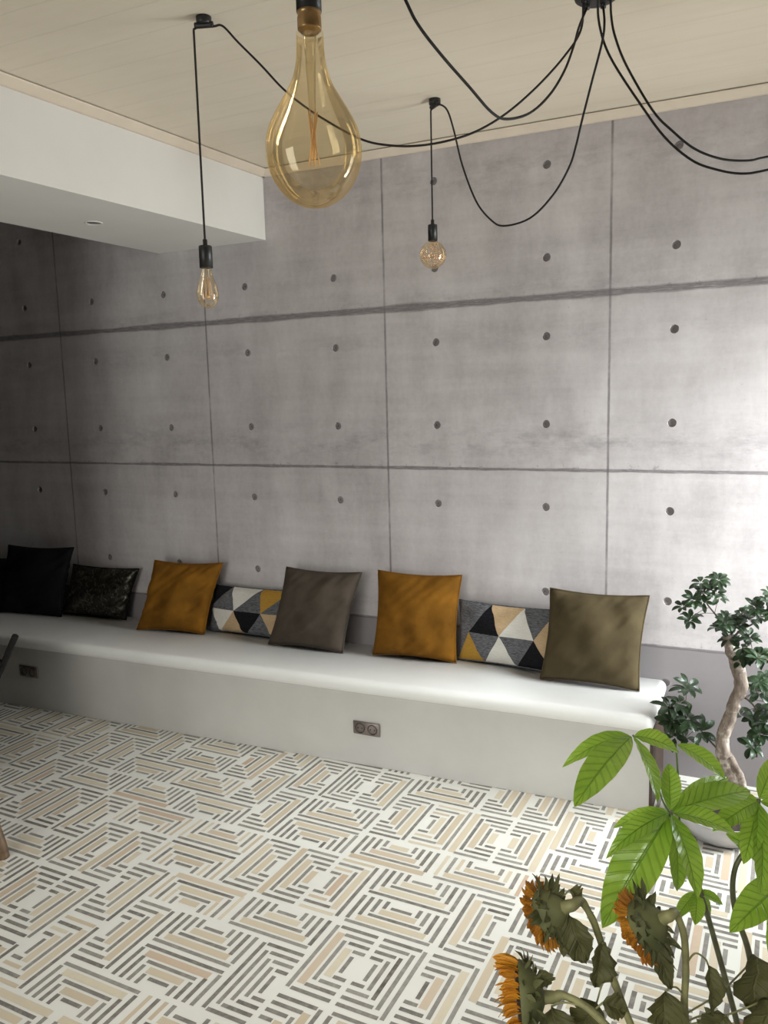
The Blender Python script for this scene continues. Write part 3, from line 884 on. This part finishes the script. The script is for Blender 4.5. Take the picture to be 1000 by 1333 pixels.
def pendant(label, cord_pts, hook, direction, z_sock, kind, lean=V((0, 0, 0))):
    """cord_pts: from the rose to the hook; then the drop"""
    root = thing('pendant_lamp', label, 'lamp', (hook.x, hook.y, Z_C), 'pendant bulbs hanging from the black rose')
    ceiling_hook(root, hook, direction)
    sr, sh = {'drop': (0.019, 0.062), 'globe': (0.0175, 0.058), 'giant': (0.0215, 0.085)}[kind]
    side = V((direction.x, direction.y, 0)).normalized() * 0.030
    dp = V((hook.x, hook.y, 0)) + side
    sock_top = V((dp.x, dp.y, z_sock)) + lean
    pts = [p.copy() for p in cord_pts] + [V((hook.x, hook.y, Z_C - 0.026)) - side * 0.9, V((hook.x, hook.y, Z_C - 0.022)) + side * 0.4]
    bm = bmesh.new()
    P = spline(pts, 6)
    drop = [V((dp.x, dp.y, Z_C - 0.03)), V((dp.x, dp.y, Z_C - 0.055)), V((dp.x, dp.y, Z_C - 0.15)) + lean * 0.2, sock_top.lerp(V((dp.x, dp.y, Z_C - 0.1)), 0.4), sock_top]
    tube(bm, P + spline(drop, 8), 0.0031, 8)
    link('cord', bm, M['cord'], root)
    # cord grip and lamp holder
    bm = bmesh.new()
    lathe(bm, [(0.0045, 0.018), (0.0065, 0.016), (0.0065, 0.0), (sr * 0.95, -0.001), (sr, -0.004), (sr, -sh), (sr * 0.9, -sh)], sock_top, 28, cap0=True, cap1=True)
    link('lamp_holder', bm, M['black_plastic'], root)
    bt = sock_top - V((0, 0, sh))
    bulb_root = None
    if kind == 'drop':
        bm = bmesh.new(); st64(bm, bt + V((0, 0, 0.004)), 0.031, 0.118); b = link('bulb', bm, M['amber_small'], root, label='pale amber teardrop bulb')
        bm = bmesh.new()
        tube(bm, [bt, bt - V((0, 0, 0.075))], lambda u: 0.004 - 0.002 * u, 8)
        link('glass_stem', bm, M['stem_glass'], b)
        bm = bmesh.new()
        for k in range(8):
            a0, a1 = k * PI / 4, (k + 0.5) * PI / 4
            tube(bm, [bt + V((0.009 * math.cos(a0), 0.009 * math.sin(a0), -0.030)), bt + V((0.016 * math.cos(a1), 0.016 * math.sin(a1), -0.088))], 0.0007, 5)
        lathe(bm, [(0.0, -0.079), (0.005, -0.079), (0.005, -0.084), (0.0, -0.084)], bt, 12)
        link('filament', bm, M['filament'], b)
    elif kind == 'globe':
        bm = bmesh.new()
        R_ = 0.0495
        prof = [(0.014, 0.003)]
        for i in range(31):
            th = 0.29 + (PI - 0.29) * i / 30
            prof.append((R_ * math.sin(th) if i < 30 else 0.0, -0.003 - R_ * math.cos(0.29) + R_ * math.cos(th) - 0.0))
        lathe(bm, prof, bt, 44)
        b = link('bulb', bm, M['amber_small'], root, label='round pale amber globe bulb')
        c = bt - V((0, 0, 0.003 + R_ * math.cos(0.29)))
        bm = bmesh.new(); rs = random.Random(5)
        pts = []
        for k in range(46):
            d = V((rs.gauss(0, 1), rs.gauss(0, 1), rs.gauss(0, 1))).normalized()
            pts.append(c + d * R_ * rs.uniform(0.45, 0.92))
        tube(bm, spline(pts, 5), 0.0006, 5)
        w = link('fairy_wire', bm, M['fairy_wire'], b)
        bm = bmesh.new()
        for p in pts: bmesh.ops.create_icosphere(bm, subdivisions=1, radius=0.0021, matrix=Matrix.Translation(p))
        link('fairy_light', bm, M['filament'], b)
    else:
        bm = bmesh.new()
        lathe(bm, [(0.0205, 0.006), (0.0205, -0.003), (0.0203, -0.0035), (0.0190, -0.006), (0.0204, -0.0095), (0.0205, -0.010), (0.0205, -0.0275), (0.0202, -0.0285), (0.0185, -0.0292), (0.0165, -0.0295), (0.0155, -0.033)], bt, 32, cap0=True, cap1=True)
        link('bulb_cap', bm, M['brass'], root)
        g = bt - V((0, 0, 0.0335))
        bm = bmesh.new(); big_drop(bm, g, 0.0830, 0.286); b = link('bulb', bm, M['amber'], root, label='giant amber drop-shaped glass bulb')
        bm = bmesh.new()
        tube(bm, [g, g - V((0, 0, 0.05)), g - V((0, 0, 0.12)), g - V((0, 0, 0.20))], lambda u: 0.009 * (1 - u) + 0.003, 12)
        link('glass_stem', bm, M['stem_glass'], b)
        bm = bmesh.new()
        zig = []
        for k in range(13):
            a = k * 2 * PI * 5 / 13
            zig.append(g + V((0.010 * math.cos(a), 0.010 * math.sin(a), -0.125 if k % 2 else -0.215)))
        for p, q in zip(zig, zig[1:]): tube(bm, [p, q], 0.0008, 5)
        link('filament', bm, M['filament'], b)
    return root

def cord_path(pix, hook):
    hub = V((HUB.x, HUB.y, Z_C))
    return [on_plane(px, py, hub, hook) for px, py in pix]

def grip(k): return V((HUB.x + 0.036 * math.cos(k * 2 * PI / 5), HUB.y + 0.036 * math.sin(k * 2 * PI / 5), Z_C - 0.04))
hkA = on_z(265, 22, Z_C); hkB = on_z(566, 129, Z_C)
hubp = V((HUB.x, HUB.y, Z_C))
pA = cord_path([(756, 40), (735, 73), (700, 112), (660, 147), (620, 171), (580, 184), (540, 190), (505, 189), (475, 183), (440, 166), (400, 141), (368, 115), (340, 85), (310, 55), (290, 34)], hkA)
pendant('pendant with a slim teardrop bulb hanging before the white beam', [grip(3)] + pA, hkA, hkA - hubp, 2.003, 'drop', V((-0.0, -0.0, 0)))
pB = cord_path([(787, 30), (784, 55), (771, 105), (757, 160), (750, 190), (741, 218), (720, 254), (690, 284), (657, 294), (640, 287), (620, 262), (602, 215), (591, 170), (582, 143)], hkB)
pendant('pendant with a round globe bulb of fairy lights against the concrete-look wall', [grip(1)] + pB, hkB, hkB - hubp, 2.186, 'globe')
bb = at(407, 150, 1.39)
hkC = V((bb.x, bb.y, Z_C))
dC = (hkC - hubp); dC.z = 0
hkC = hkC - dC.normalized() * 0.030
pC = cord_path([(754, 35), (747, 60), (735, 92), (716, 123), (690, 147), (660, 155), (640, 146), (610, 112), (575, 72), (545, 33), (528, 0)], hkC)
last = pC[-1]
pC += [last.lerp(V((hkC.x, hkC.y, Z_C - 0.03)), 0.4) - V((0, 0, 0.015)), last.lerp(V((hkC.x, hkC.y, Z_C - 0.03)), 0.75) - V((0, 0, 0.01))]
pendant('large pendant with a giant amber drop bulb closest to the viewer', [grip(2)] + pC, hkC, dC, 2.292, 'giant')
hkD = V((0.52, -0.86, Z_C)); hkE = V((0.60, -0.55, Z_C))
pD = cord_path([(779, 22), (786, 54), (800, 84), (830, 130), (865, 178), (900, 208), (930, 220), (965, 226), (1000, 221)], hkD)
def rise(a, b): return [V((a.x + (b.x - a.x) * q, a.y + (b.y - a.y) * q, a.z + (b.z - 0.05 - a.z) * q ** 2.2)) for q in (0.25, 0.5, 0.75)]
pD += rise(pD[-1], hkD)
pendant('pendant whose cord makes the lower of the two loops leaving at the right', [grip(4)] + pD, hkD, hkD - hubp, 2.05, 'drop')
pE = cord_path([(796, 22), (801, 48), (816, 86), (850, 144), (875, 170), (905, 194), (940, 207), (975, 209), (1000, 204)], hkE)
pE += rise(pE[-1], hkE)
pendant('pendant whose cord makes the upper of the two loops leaving at the right', [grip(0)] + pE, hkE, hkE - hubp, 2.12, 'globe')

# ================================================================== CHAIR at the left edge
_t = on_y(19, 828, -1.53); TOPX, TOPZ = _t.x, _t.z
ch = thing('dining_chair', 'brown wooden chair with a black back frame at the left edge', 'chair', (-2.62, -1.75, 0))
def leg(pts, r0, r1):
    bm = bmesh.new(); tube(bm, spline(pts, 6), lambda u: r0 + (r1 - r0) * u, 14)
    link('leg', bm, M['chair_wood'], ch)
for yy in (-1.53, -1.97):
    leg([(-2.352, yy, 0.0), (-2.362, yy, 0.05), (-2.40, yy, 0.16), (-2.425, yy, 0.30), (-2.43, yy, 0.44)], 0.021, 0.017)
    leg([(-2.83, yy, 0.0), (-2.825, yy, 0.2), (-2.81, yy, 0.44)], 0.014, 0.018)
    bm = bmesh.new()
    tube(bm, spline([(-2.43, yy, 0.43), (-2.40, yy, 0.52), (-2.335 + 0.05, yy, 0.68), (TOPX, yy + 0.003, TOPZ)], 8), 0.0105, 12)
    link('back_post', bm, M['black_metal'], ch)
bm = bmesh.new(); box(bm, (-2.86, -1.99, 0.435), (-2.41, -1.51, 0.47), 0.012, 3); link('seat', bm, M['chair_wood'], ch)
bm = bmesh.new()
for z_, x_ in ((0.60, -2.345), (0.72, -2.268)):
    tube(bm, spline([(x_, -1.535, z_), (x_ + 0.022, -1.75, z_), (x_, -1.965, z_)], 8), 0.011, 10)
link('back_rail', bm, M['black_metal'], ch)

# ================================================================== PLANTS
rs = random.Random(21)
# ---- small tree with a bare pale trunk in a grey bowl beside the bench end
BP = V((-0.085, -0.40, 0.0))
tree = thing('indoor_tree', 'small indoor tree with a twisted pale trunk in a grey bowl beyond the bench end', 'plant', (BP.x, BP.y, 0))
bm = bmesh.new()
lathe(bm, [(0.0, 0.0), (0.11, 0.0), (0.122, 0.008), (0.152, 0.05), (0.162, 0.080), (0.164, 0.088), (0.156, 0.088), (0.150, 0.078), (0.0, 0.076)], BP + V((0, 0, 0.0015)), 48)
link('pot', bm, M['pot'], tree)
bm = bmesh.new(); lathe(bm, [(0.1505, 0.079), (0.10, 0.090), (0.0, 0.096)], BP, 32); link('soil', bm, M['soil'], tree)
TY = -0.40
def tp(px, py, dy=0.0): return on_y(px, py, TY + dy)
trunk_pts = [tp(962, 1046), tp(955, 1012), tp(944, 985), tp(941, 962), tp(950, 935), tp(957, 912), tp(965, 892), tp(960, 868), tp(952, 848), tp(945, 828)]
trunk_pts[0].z = 0.075
bm = bmesh.new()
TR = [0.026, 0.030, 0.027, 0.021, 0.022, 0.020, 0.0225, 0.0225, 0.018, 0.016]
def trad(u):
    k = u * (len(TR) - 1); i = min(int(k), len(TR) - 2); return TR[i] + (TR[i + 1] - TR[i]) * (k - i)
tube(bm, spline(trunk_pts, 7), trad, 14, wob=0.28)
link('trunk', bm, M['bark'], tree)
bm = bmesh.new(); tube(bm, spline([tp(950, 985, -0.015), tp(962, 1005, -0.02), tp(968, 1022, -0.02), tp(972, 1045, -0.02)], 6), lambda u: 0.011, 10, wob=0.25); link('root', bm, M['bark'], tree)

def rosette(bm, c, axis, n, ln, wd, rs, spread=1.0, droop=0.12):
    """palmate leaf: n leaflets around an axis"""
    axis = axis.normalized(); a = axis.orthogonal().normalized(); b = axis.cross(a)
    th0 = rs.random() * 6.28
    for k in range(n):
        th = th0 + 2 * PI * k / n + rs.uniform(-0.25, 0.25)
        d = (a * math.cos(th) + b * math.sin(th)) * spread + axis * rs.uniform(-0.35, 0.25)
        l = ln * rs.uniform(0.75, 1.15)
        leaf(bm, c + d.normalized() * 0.004, c + d.normalized() * l, axis, wd * rs.uniform(0.85, 1.15), 0.55, 0.12, droop, 0, 6, 4)

def branch(pts, groups, dy=0.0, rad=0.004, ln=0.041, wd=0.017):
    P = [tp(x, y, dy + d) for x, y, d in pts]
    tw = bmesh.new(); tube(tw, spline(P, 6), lambda u: rad * (1 - 0.55 * u), 8)
    bm = bmesh.new()
    for gx, gy, gd, spreadpx, cnt in groups:
        for k in range(cnt):
            c = tp(gx + rs.gauss(0, spreadpx * 0.5), gy + rs.gauss(0, spreadpx * 0.42), dy + gd + rs.uniform(-0.05, 0.05))
            near = min(spline(P, 6), key=lambda q: (q - c).length)
            tube(tw, spline([near, near.lerp(c, 0.5) + V((0, 0, 0.006)), c], 4), 0.0011, 5)
            ax = V((rs.uniform(-0.5, 0.5), -0.45 + rs.uniform(-0.5, 0.4), 0.8))
            rosette(bm, c, ax, rs.choice((5, 6, 7)), ln, wd, rs)
    br = link('branch', tw, M['twig'], tree)
    link('foliage', bm, M['dark_leaf'], br)
branch([(948, 832, 0), (935, 805, 0), (922, 788, -0.02), (915, 775, -0.02)], [(908, 772, 0, 20, 5), (927, 768, 0, 20, 4), (898, 797, 0, 12, 3), (935, 754, 0, 9, 2)])
branch([(945, 828, 0), (946, 815, -0.01), (948, 800, -0.02)], [(950, 800, -0.02, 16, 4), (938, 815, -0.03, 14, 4), (962, 813, -0.02, 14, 3), (957, 828, -0.03, 12, 2)])
branch([(950, 835, 0), (965, 820, 0), (980, 812, 0.0), (995, 796, 0.0), (1012, 790, 0)], [(980, 797, 0, 14, 4), (998, 790, 0, 14, 5), (1015, 790, 0, 14, 4)])
branch([(956, 852, 0), (970, 846, -0.03), (985, 850, -0.05), (1003, 862, -0.06)], [(974, 830, -0.03, 10, 3), (978, 852, -0.05, 14, 5), (995, 862, -0.05, 14, 5), (968, 860, -0.03, 8, 2)])
branch([(963, 905, 0), (975, 912, 0.06), (985, 925, 0.08), (990, 950, 0.09), (985, 985, 0.09)], [(990, 895, 0.06, 16, 5), (983, 935, 0.08, 16, 5), (993, 955, 0.08, 14, 4), (975, 975, 0.09, 12, 2), (1003, 925, 0.07, 14, 3)], ln=0.052, wd=0.020)
branch([(944, 985, 0), (925, 965, 0.03), (905, 940, 0.05), (893, 912, 0.06)], [(890, 897, 0.06, 10, 2), (874, 913, 0.05, 12, 2), (895, 932, 0.05, 12, 2), (885, 962, 0.03, 12, 2), (904, 958, 0.03, 10, 1), (872, 945, 0.02, 10, 2)], ln=0.062, wd=0.023)

# ---- money tree with big bright palmate leaves, in front
PD = 1.50
def pp_(px, py, d=0.0): return at(px, py, PD + d)
pot_c = at(992, 1440, 1.62); pot_c.z = 0
pach = thing('money_tree', 'tall leafy plant with large bright green hand-shaped leaves at lower right', 'plant', pot_c)
bm = bmesh.new(); lathe(bm, [(0.0, 0.0), (0.075, 0.0), (0.10, 0.19), (0.108, 0.195), (0.108, 0.225), (0.098, 0.225), (0.094, 0.195), (0.0, 0.19)], pot_c + V((0, 0, 0.0015)), 36); link('pot', bm, M['terracotta'], pach)
bm = bmesh.new(); lathe(bm, [(0.094, 0.197), (0.05, 0.205), (0.0, 0.207)], pot_c, 28); link('soil', bm, M['soil'], pach)
VIEW = -FWD
def stem(pts, r0, r1, name='stem', mat=None):
    bm = bmesh.new(); tube(bm, spline(pts, 8), lambda u: r0 + (r1 - r0) * u, 10); return link(name, bm, mat or M['pachira_stem'], pach)
soil_z = 0.2
stem([pot_c + V((-0.015, 0.0, soil_z)), pp_(972, 1380, 0.09), pp_(958, 1325, 0.07), pp_(935, 1240, 0.05), pp_(912, 1160, 0.03), pp_(893, 1100, 0.02), pp_(873, 1060, 0.0)], 0.0065, 0.0042)
stem([pot_c + V((0.02, 0.012, soil_z)), pp_(990, 1330, 0.12), pp_(975, 1240, 0.10), pp_(960, 1195, 0.09), pp_(954, 1160, 0.09), pp_(958, 1128, 0.09), pp_(975, 1098, 0.09), pp_(985, 1065, 0.09), pp_(988, 1040, 0.09)], 0.0068, 0.004)
def whorl(base, bd, leaflets, petiole=None, mat='pachira_leaf'):
    """leaflets: tip px, tip py, tip depth offset, width px, normal (right, up, toward viewer), belly"""
    B = pp_(*base, bd)
    bm = bmesh.new()
    for tx, ty, td, wpx, nr, belly, dr in leaflets:
        T_ = pp_(tx, ty, td)
        nrm = RIGHT * nr[0] + UP * nr[1] + VIEW * nr[2]
        wd = 0.86 * wpx / F_PX * (PD + (bd + td) / 2)
        start = B.lerp(T_, 0.03)
        leaf(bm, start, T_, nrm, wd, belly, 0.16, dr, 0.018, 30, 8, rs=rs, tipsharp=1.12)
    lf = link('leaf', bm, M[mat], pach)
    if petiole:
        pb = bmesh.new(); tube(pb, spline([pp_(*p) for p in petiole] + [B], 6), 0.0019, 8); link('petiole', pb, M['petiole'], lf)
whorl((824, 957), 0.05, [
    (732, 999, 0.02, 29, (0.1, 0.8, 0.5), 0.45, 0.14), (748, 1050, -0.10, 49, (-0.35, 0.5, 0.75), 0.55, 0.07), (856, 1045, -0.06, 32, (0.5, 0.3, 0.8), 0.5, 0.06),
    (884, 980, 0.03, 34, (0.1, 0.8, 0.55), 0.45, 0.10), (786, 1015, 0.06, 28, (-0.3, 0.6, 0.6), 0.55, 0.05)],
    [(873, 1060, 0.0), (862, 1040, 0.03), (846, 990, 0.06)])
whorl((873, 1057), 0.0, [
    (784, 1208, -0.02, 68, (-0.45, 0.35, 0.8), 0.46, 0.06), (789, 1118, -0.03, 33, (-0.2, 0.75, 0.5), 0.42, 0.13), (798, 1078, 0.03, 26, (-0.1, 0.8, 0.45), 0.45, 0.08), (908, 1170, -0.10, 42, (0.35, 0.3, 0.85), 0.5, 0.06),
    (871, 994, 0.03, 32, (0.1, 0.1, 1.0), 0.55, 0.0), (960, 1088, -0.05, 36, (0.15, 0.8, 0.5), 0.45, 0.09), (977, 1030, 0.08, 44, (0.0, 0.75, 0.65), 0.5, 0.06),
    (948, 1012, 0.12, 30, (0.0, 0.8, 0.6), 0.5, 0.05), (812, 1150, 0.05, 40, (-0.4, 0.4, 0.7), 0.5, 0.06), (882, 1160, 0.05, 38, (0.2, 0.3, 0.85), 0.5, 0.05)])
whorl((880, 968), 0.12, [(944, 1014, 0.06, 34, (0.2, 0.75, 0.6), 0.5, 0.08)], [(885, 1090, 0.015), (884, 1030, 0.07)])
whorl((988, 1042), 0.09, [
    (928, 1082, 0.05, 34, (-0.2, 0.7, 0.6), 0.5, 0.08), (950, 1052, 0.14, 30, (-0.1, 0.8, 0.5), 0.5, 0.06), (1060, 1075, 0.05, 36, (0.1, 0.8, 0.6), 0.5, 0.06),
    (968, 1125, 0.02, 34, (-0.2, 0.4, 0.8), 0.5, 0.05), (990, 1165, 0.0, 40, (0.2, 0.3, 0.9), 0.5, 0.05), (1010, 985, 0.14, 34, (0, 0.3, 0.9), 0.5, 0.0)])
whorl((1030, 1140), 0.08, [(950, 1214, 0.0, 52, (-0.4, 0.6, 0.7), 0.5, 0.06), (1000, 1240, 0.0, 40, (0, 0.5, 0.8), 0.5, 0.05), (945, 1085, 0.1, 40, (-0.2, 0.7, 0.6), 0.5, 0.06), (1100, 1180, 0.05, 44, (0.2, 0.7, 0.6), 0.5, 0.06)], [(975, 1098, 0.09), (1005, 1108, 0.09)])
whorl((907, 1160), 0.04, [(880, 1196, 0.02, 20, (-0.2, 0.7, 0.6), 0.5, 0.06), (905, 1204, 0.0, 24, (0, 0.5, 0.8), 0.5, 0.05), (941, 1178, 0.02, 18, (0.2, 0.8, 0.5), 0.5, 0.08), (925, 1192, 0.05, 18, (0.2, 0.6, 0.6), 0.5, 0.05)])

# ---- wilted sunflowers in a vase
SD = 1.36
def sp_(px, py, d=0.0): return at(px, py, SD + d)
vc = at(893, 1475, 1.30); vtop = vc.z - 0.02; vc = V((vc.x, vc.y, 0))
vase = thing('vase', 'pale glazed floor vase holding the wilted sunflowers', 'vase', vc)
bm = bmesh.new()
H_ = vtop
lathe(bm, [(0.0, 0.0), (0.062, 0.0), (0.075, 0.03), (0.088, H_ * 0.45), (0.078, H_ * 0.8), (0.056, H_ * 0.94), (0.062, H_), (0.056, H_), (0.050, H_ * 0.94), (0.070, H_ * 0.8), (0.080, H_ * 0.45), (0.066, 0.03), (0.0, 0.012)], vc + V((0, 0, 0.0015)), 40)
link('body', bm, M['vase'], vase)

def sunflower(label, head, face, R_h, stem_px, petal_mat, petal_len, n_pet, leaves, foot, petal_lift=0.08, cup=0.03, seed=1):
    """face: unit vector the flower looks along (right, up, toward viewer)"""
    rr = random.Random(seed)
    F_ = (RIGHT * face[0] + UP * face[1] + VIEW * face[2]).normalized()
    C = sp_(*head)
    foot_xy = foot
    foot = vc + V((*foot, 0.03))
    root = thing('sunflower', label, 'sunflower', foot, 'wilted sunflowers in the vase')
    pts = [sp_(*p) for p in stem_px]
    back = C - F_ * 0.030
    path = [back + F_ * 0.006, back - F_ * 0.02] + pts
    rim = V((vc.x, vc.y, vtop))
    entry = rim + V((*foot_xy, 0)) * 1.35
    path += [entry, foot]
    bm = bmesh.new(); tube(bm, spline(path, 8), lambda u: 0.0118 - 0.0058 * min(1, u * 3.2), 12, wob=0.15); link('stem', bm, M['sun_stem'], root)
    # receptacle and seed head
    bm = bmesh.new()
    lathe(bm, [(0.0, -0.034), (0.012, -0.033), (R_h * 0.5, -0.026), (R_h * 0.85, -0.012), (R_h, 0.002), (R_h * 0.97, 0.006)], C, 28, F_)
    link('receptacle', bm, M['bract'], root)
    bm = bmesh.new()
    lathe(bm, [(R_h * 0.97, 0.004), (R_h * 0.9, 0.010), (R_h * 0.55, 0.012), (0.0, 0.009)], C, 28, F_)
    link('seed_head', bm, M['seed'], root)
    a = F_.orthogonal().normalized(); b = F_.cross(a)
    bm = bmesh.new()
    for k in range(n_pet):
        th = 2 * PI * k / n_pet + rr.uniform(-0.1, 0.1)
        d = a * math.cos(th) + b * math.sin(th)
        lay = rr.uniform(0, 1)
        base = C + d * (R_h * (0.97 - 0.08 * lay)) + F_ * (0.003 + 0.003 * lay)
        dd = (d * (1 - petal_lift) + F_ * (petal_lift + rr.uniform(-0.18, 0.28)) + V((0, 0, -0.15))).normalized()
        ln = petal_len * rr.uniform(0.7, 1.15)
        leaf(bm, base, base + dd * ln, F_ + d * 0.2, 0.0115 * rr.uniform(0.8, 1.2), 0.5, 0.25, rr.uniform(-0.05, 0.15), 0, 6, 4, ragged=0.25, rs=rr)
    link('petals', bm, M[petal_mat], root)
    bm = bmesh.new()
    for k in range(34):
        th = 2 * PI * k / 17 + rr.uniform(-0.15, 0.15)
        d = a * math.cos(th) + b * math.sin(th)
        ring = 0.62 if k >= 17 else 0.9
        base = C + d * (R_h * ring) - F_ * (0.012 if k >= 17 else 0.003)
        dd = (d * rr.uniform(0.5, 1.0) - F_ * rr.uniform(-0.25, 0.75) + V((0, 0, -0.25))).normalized()
        leaf(bm, base, base + dd * rr.uniform(0.022, 0.040), -F_ + d * 0.3, 0.013 * rr.uniform(0.8, 1.2), 0.35, 0.2, rr.uniform(-0.1, 0.2), 0, 6, 4, ragged=0.3, rs=rr)
    link('bracts', bm, M['bract'], root)
    for pet, tip, wpx, nr in leaves:
        P = [sp_(*p) for p in pet]
        bm = bmesh.new()
        T_ = sp_(*tip)
        nrm = RIGHT * nr[0] + UP * nr[1] + VIEW * nr[2]
        leaf(bm, P[-1], T_, nrm, wpx / F_PX * SD, 0.42, 0.45, rr.uniform(-0.05, 0.1), 0.02, 16, 8, curl=0.3, ragged=0.45, rs=rr)
        lf = link('leaf', bm, M['sun_leaf'], root)
        bm = bmesh.new(); tube(bm, spline(P, 6), 0.0016, 6); link('petiole', bm, M['sun_stem'], lf)
sunflower('wilted sunflower with a drooping brown-orange head, the upper left one', (714, 1188, 0.0), (-0.72, -0.50, -0.48), 0.038,
    [(757, 1173, 0.0), (771, 1196, 0.0), (783, 1228, 0.0), (796, 1268, -0.01), (818, 1325, -0.02)], 'petal_dry', 0.024, 90,
    [([(745, 1172, 0.01), (742, 1180, -0.01), (740, 1190, -0.015)], (764, 1252, -0.02), 38, (-0.3, 0.2, 0.9)),
     ([(738, 1195, 0.0), (735, 1205, -0.01)], (734, 1246, -0.015), 16, (-0.4, 0.2, 0.9)),
     ([(790, 1240, 0.0), (788, 1228, -0.01), (784, 1228, -0.015)], (774, 1284, -0.02), 40, (0.2, 0.2, 0.9)),
     ([(797, 1272, -0.01), (785, 1280, -0.01), (777, 1305, -0.01)], (752, 1345, -0.01), 48, (-0.2, 0.4, 0.85)),
     ([(735, 1165, 0.0), (742, 1158, 0.0)], (757, 1172, 0.0), 22, (0.2, 0.6, 0.7))],
    (-0.020, 0.012), seed=3)
sunflower('wilted sunflower with a thick hooked neck, its drooping head rightmost of the three', (842, 1205, 0.0), (-0.64, -0.60, -0.48), 0.043,
    [(880, 1189, 0.0), (890, 1216, 0.0), (893, 1262, 0.0), (893, 1330, -0.01)], 'petal_dry', 0.025, 95,
    [([(858, 1195, 0.0), (853, 1210, -0.02), (852, 1222, -0.03)], (874, 1288, -0.03), 24, (-0.2, 0.2, 0.95)),
     ([(893, 1255, 0.0), (905, 1241, -0.01), (918, 1248, -0.01), (922, 1256, -0.01)], (926, 1322, -0.02), 26, (0.3, 0.1, 0.9)),
     ([(893, 1300, 0.0), (880, 1285, -0.01), (866, 1290, -0.02)], (862, 1350, -0.03), 46, (0.0, 0.2, 0.95)),
     ([(893, 1330, 0.0), (915, 1322, -0.01), (945, 1322, -0.01)], (915, 1365, -0.03), 50, (0.0, 0.6, 0.8)),
     ([(893, 1320, 0.02), (940, 1290, 0.05), (985, 1245, 0.03)], (975, 1315, 0.02), 66, (0.1, 0.3, 0.9)),
     ([(893, 1335, 0.0), (950, 1320, 0.0), (1000, 1300, 0.0)], (985, 1370, -0.02), 60, (0.1, 0.4, 0.9))],
    (0.022, 0.004), seed=8)
sunflower('sunflower with bright orange petals seen edge-on at the bottom edge', (682, 1298, -0.03), (-0.98, -0.08, -0.12), 0.056,
    [(735, 1296, -0.04), (765, 1312, -0.06), (800, 1345, -0.075), (840, 1385, -0.07)], 'petal', 0.038, 96,
    [([(712, 1285, -0.02), (705, 1270, -0.02), (703, 1262, -0.03)], (712, 1284, -0.03), 26, (-0.1, 0.4, 0.9)),
     ([(760, 1310, -0.055), (735, 1305, -0.055), (718, 1310, -0.04)], (728, 1365, -0.05), 44, (0, 0.3, 0.9)),
     ([(770, 1318, -0.06), (785, 1305, -0.06)], (815, 1318, -0.06), 30, (0.1, 0.6, 0.8))],
    (-0.006, -0.023), petal_lift=0.72, seed=12)
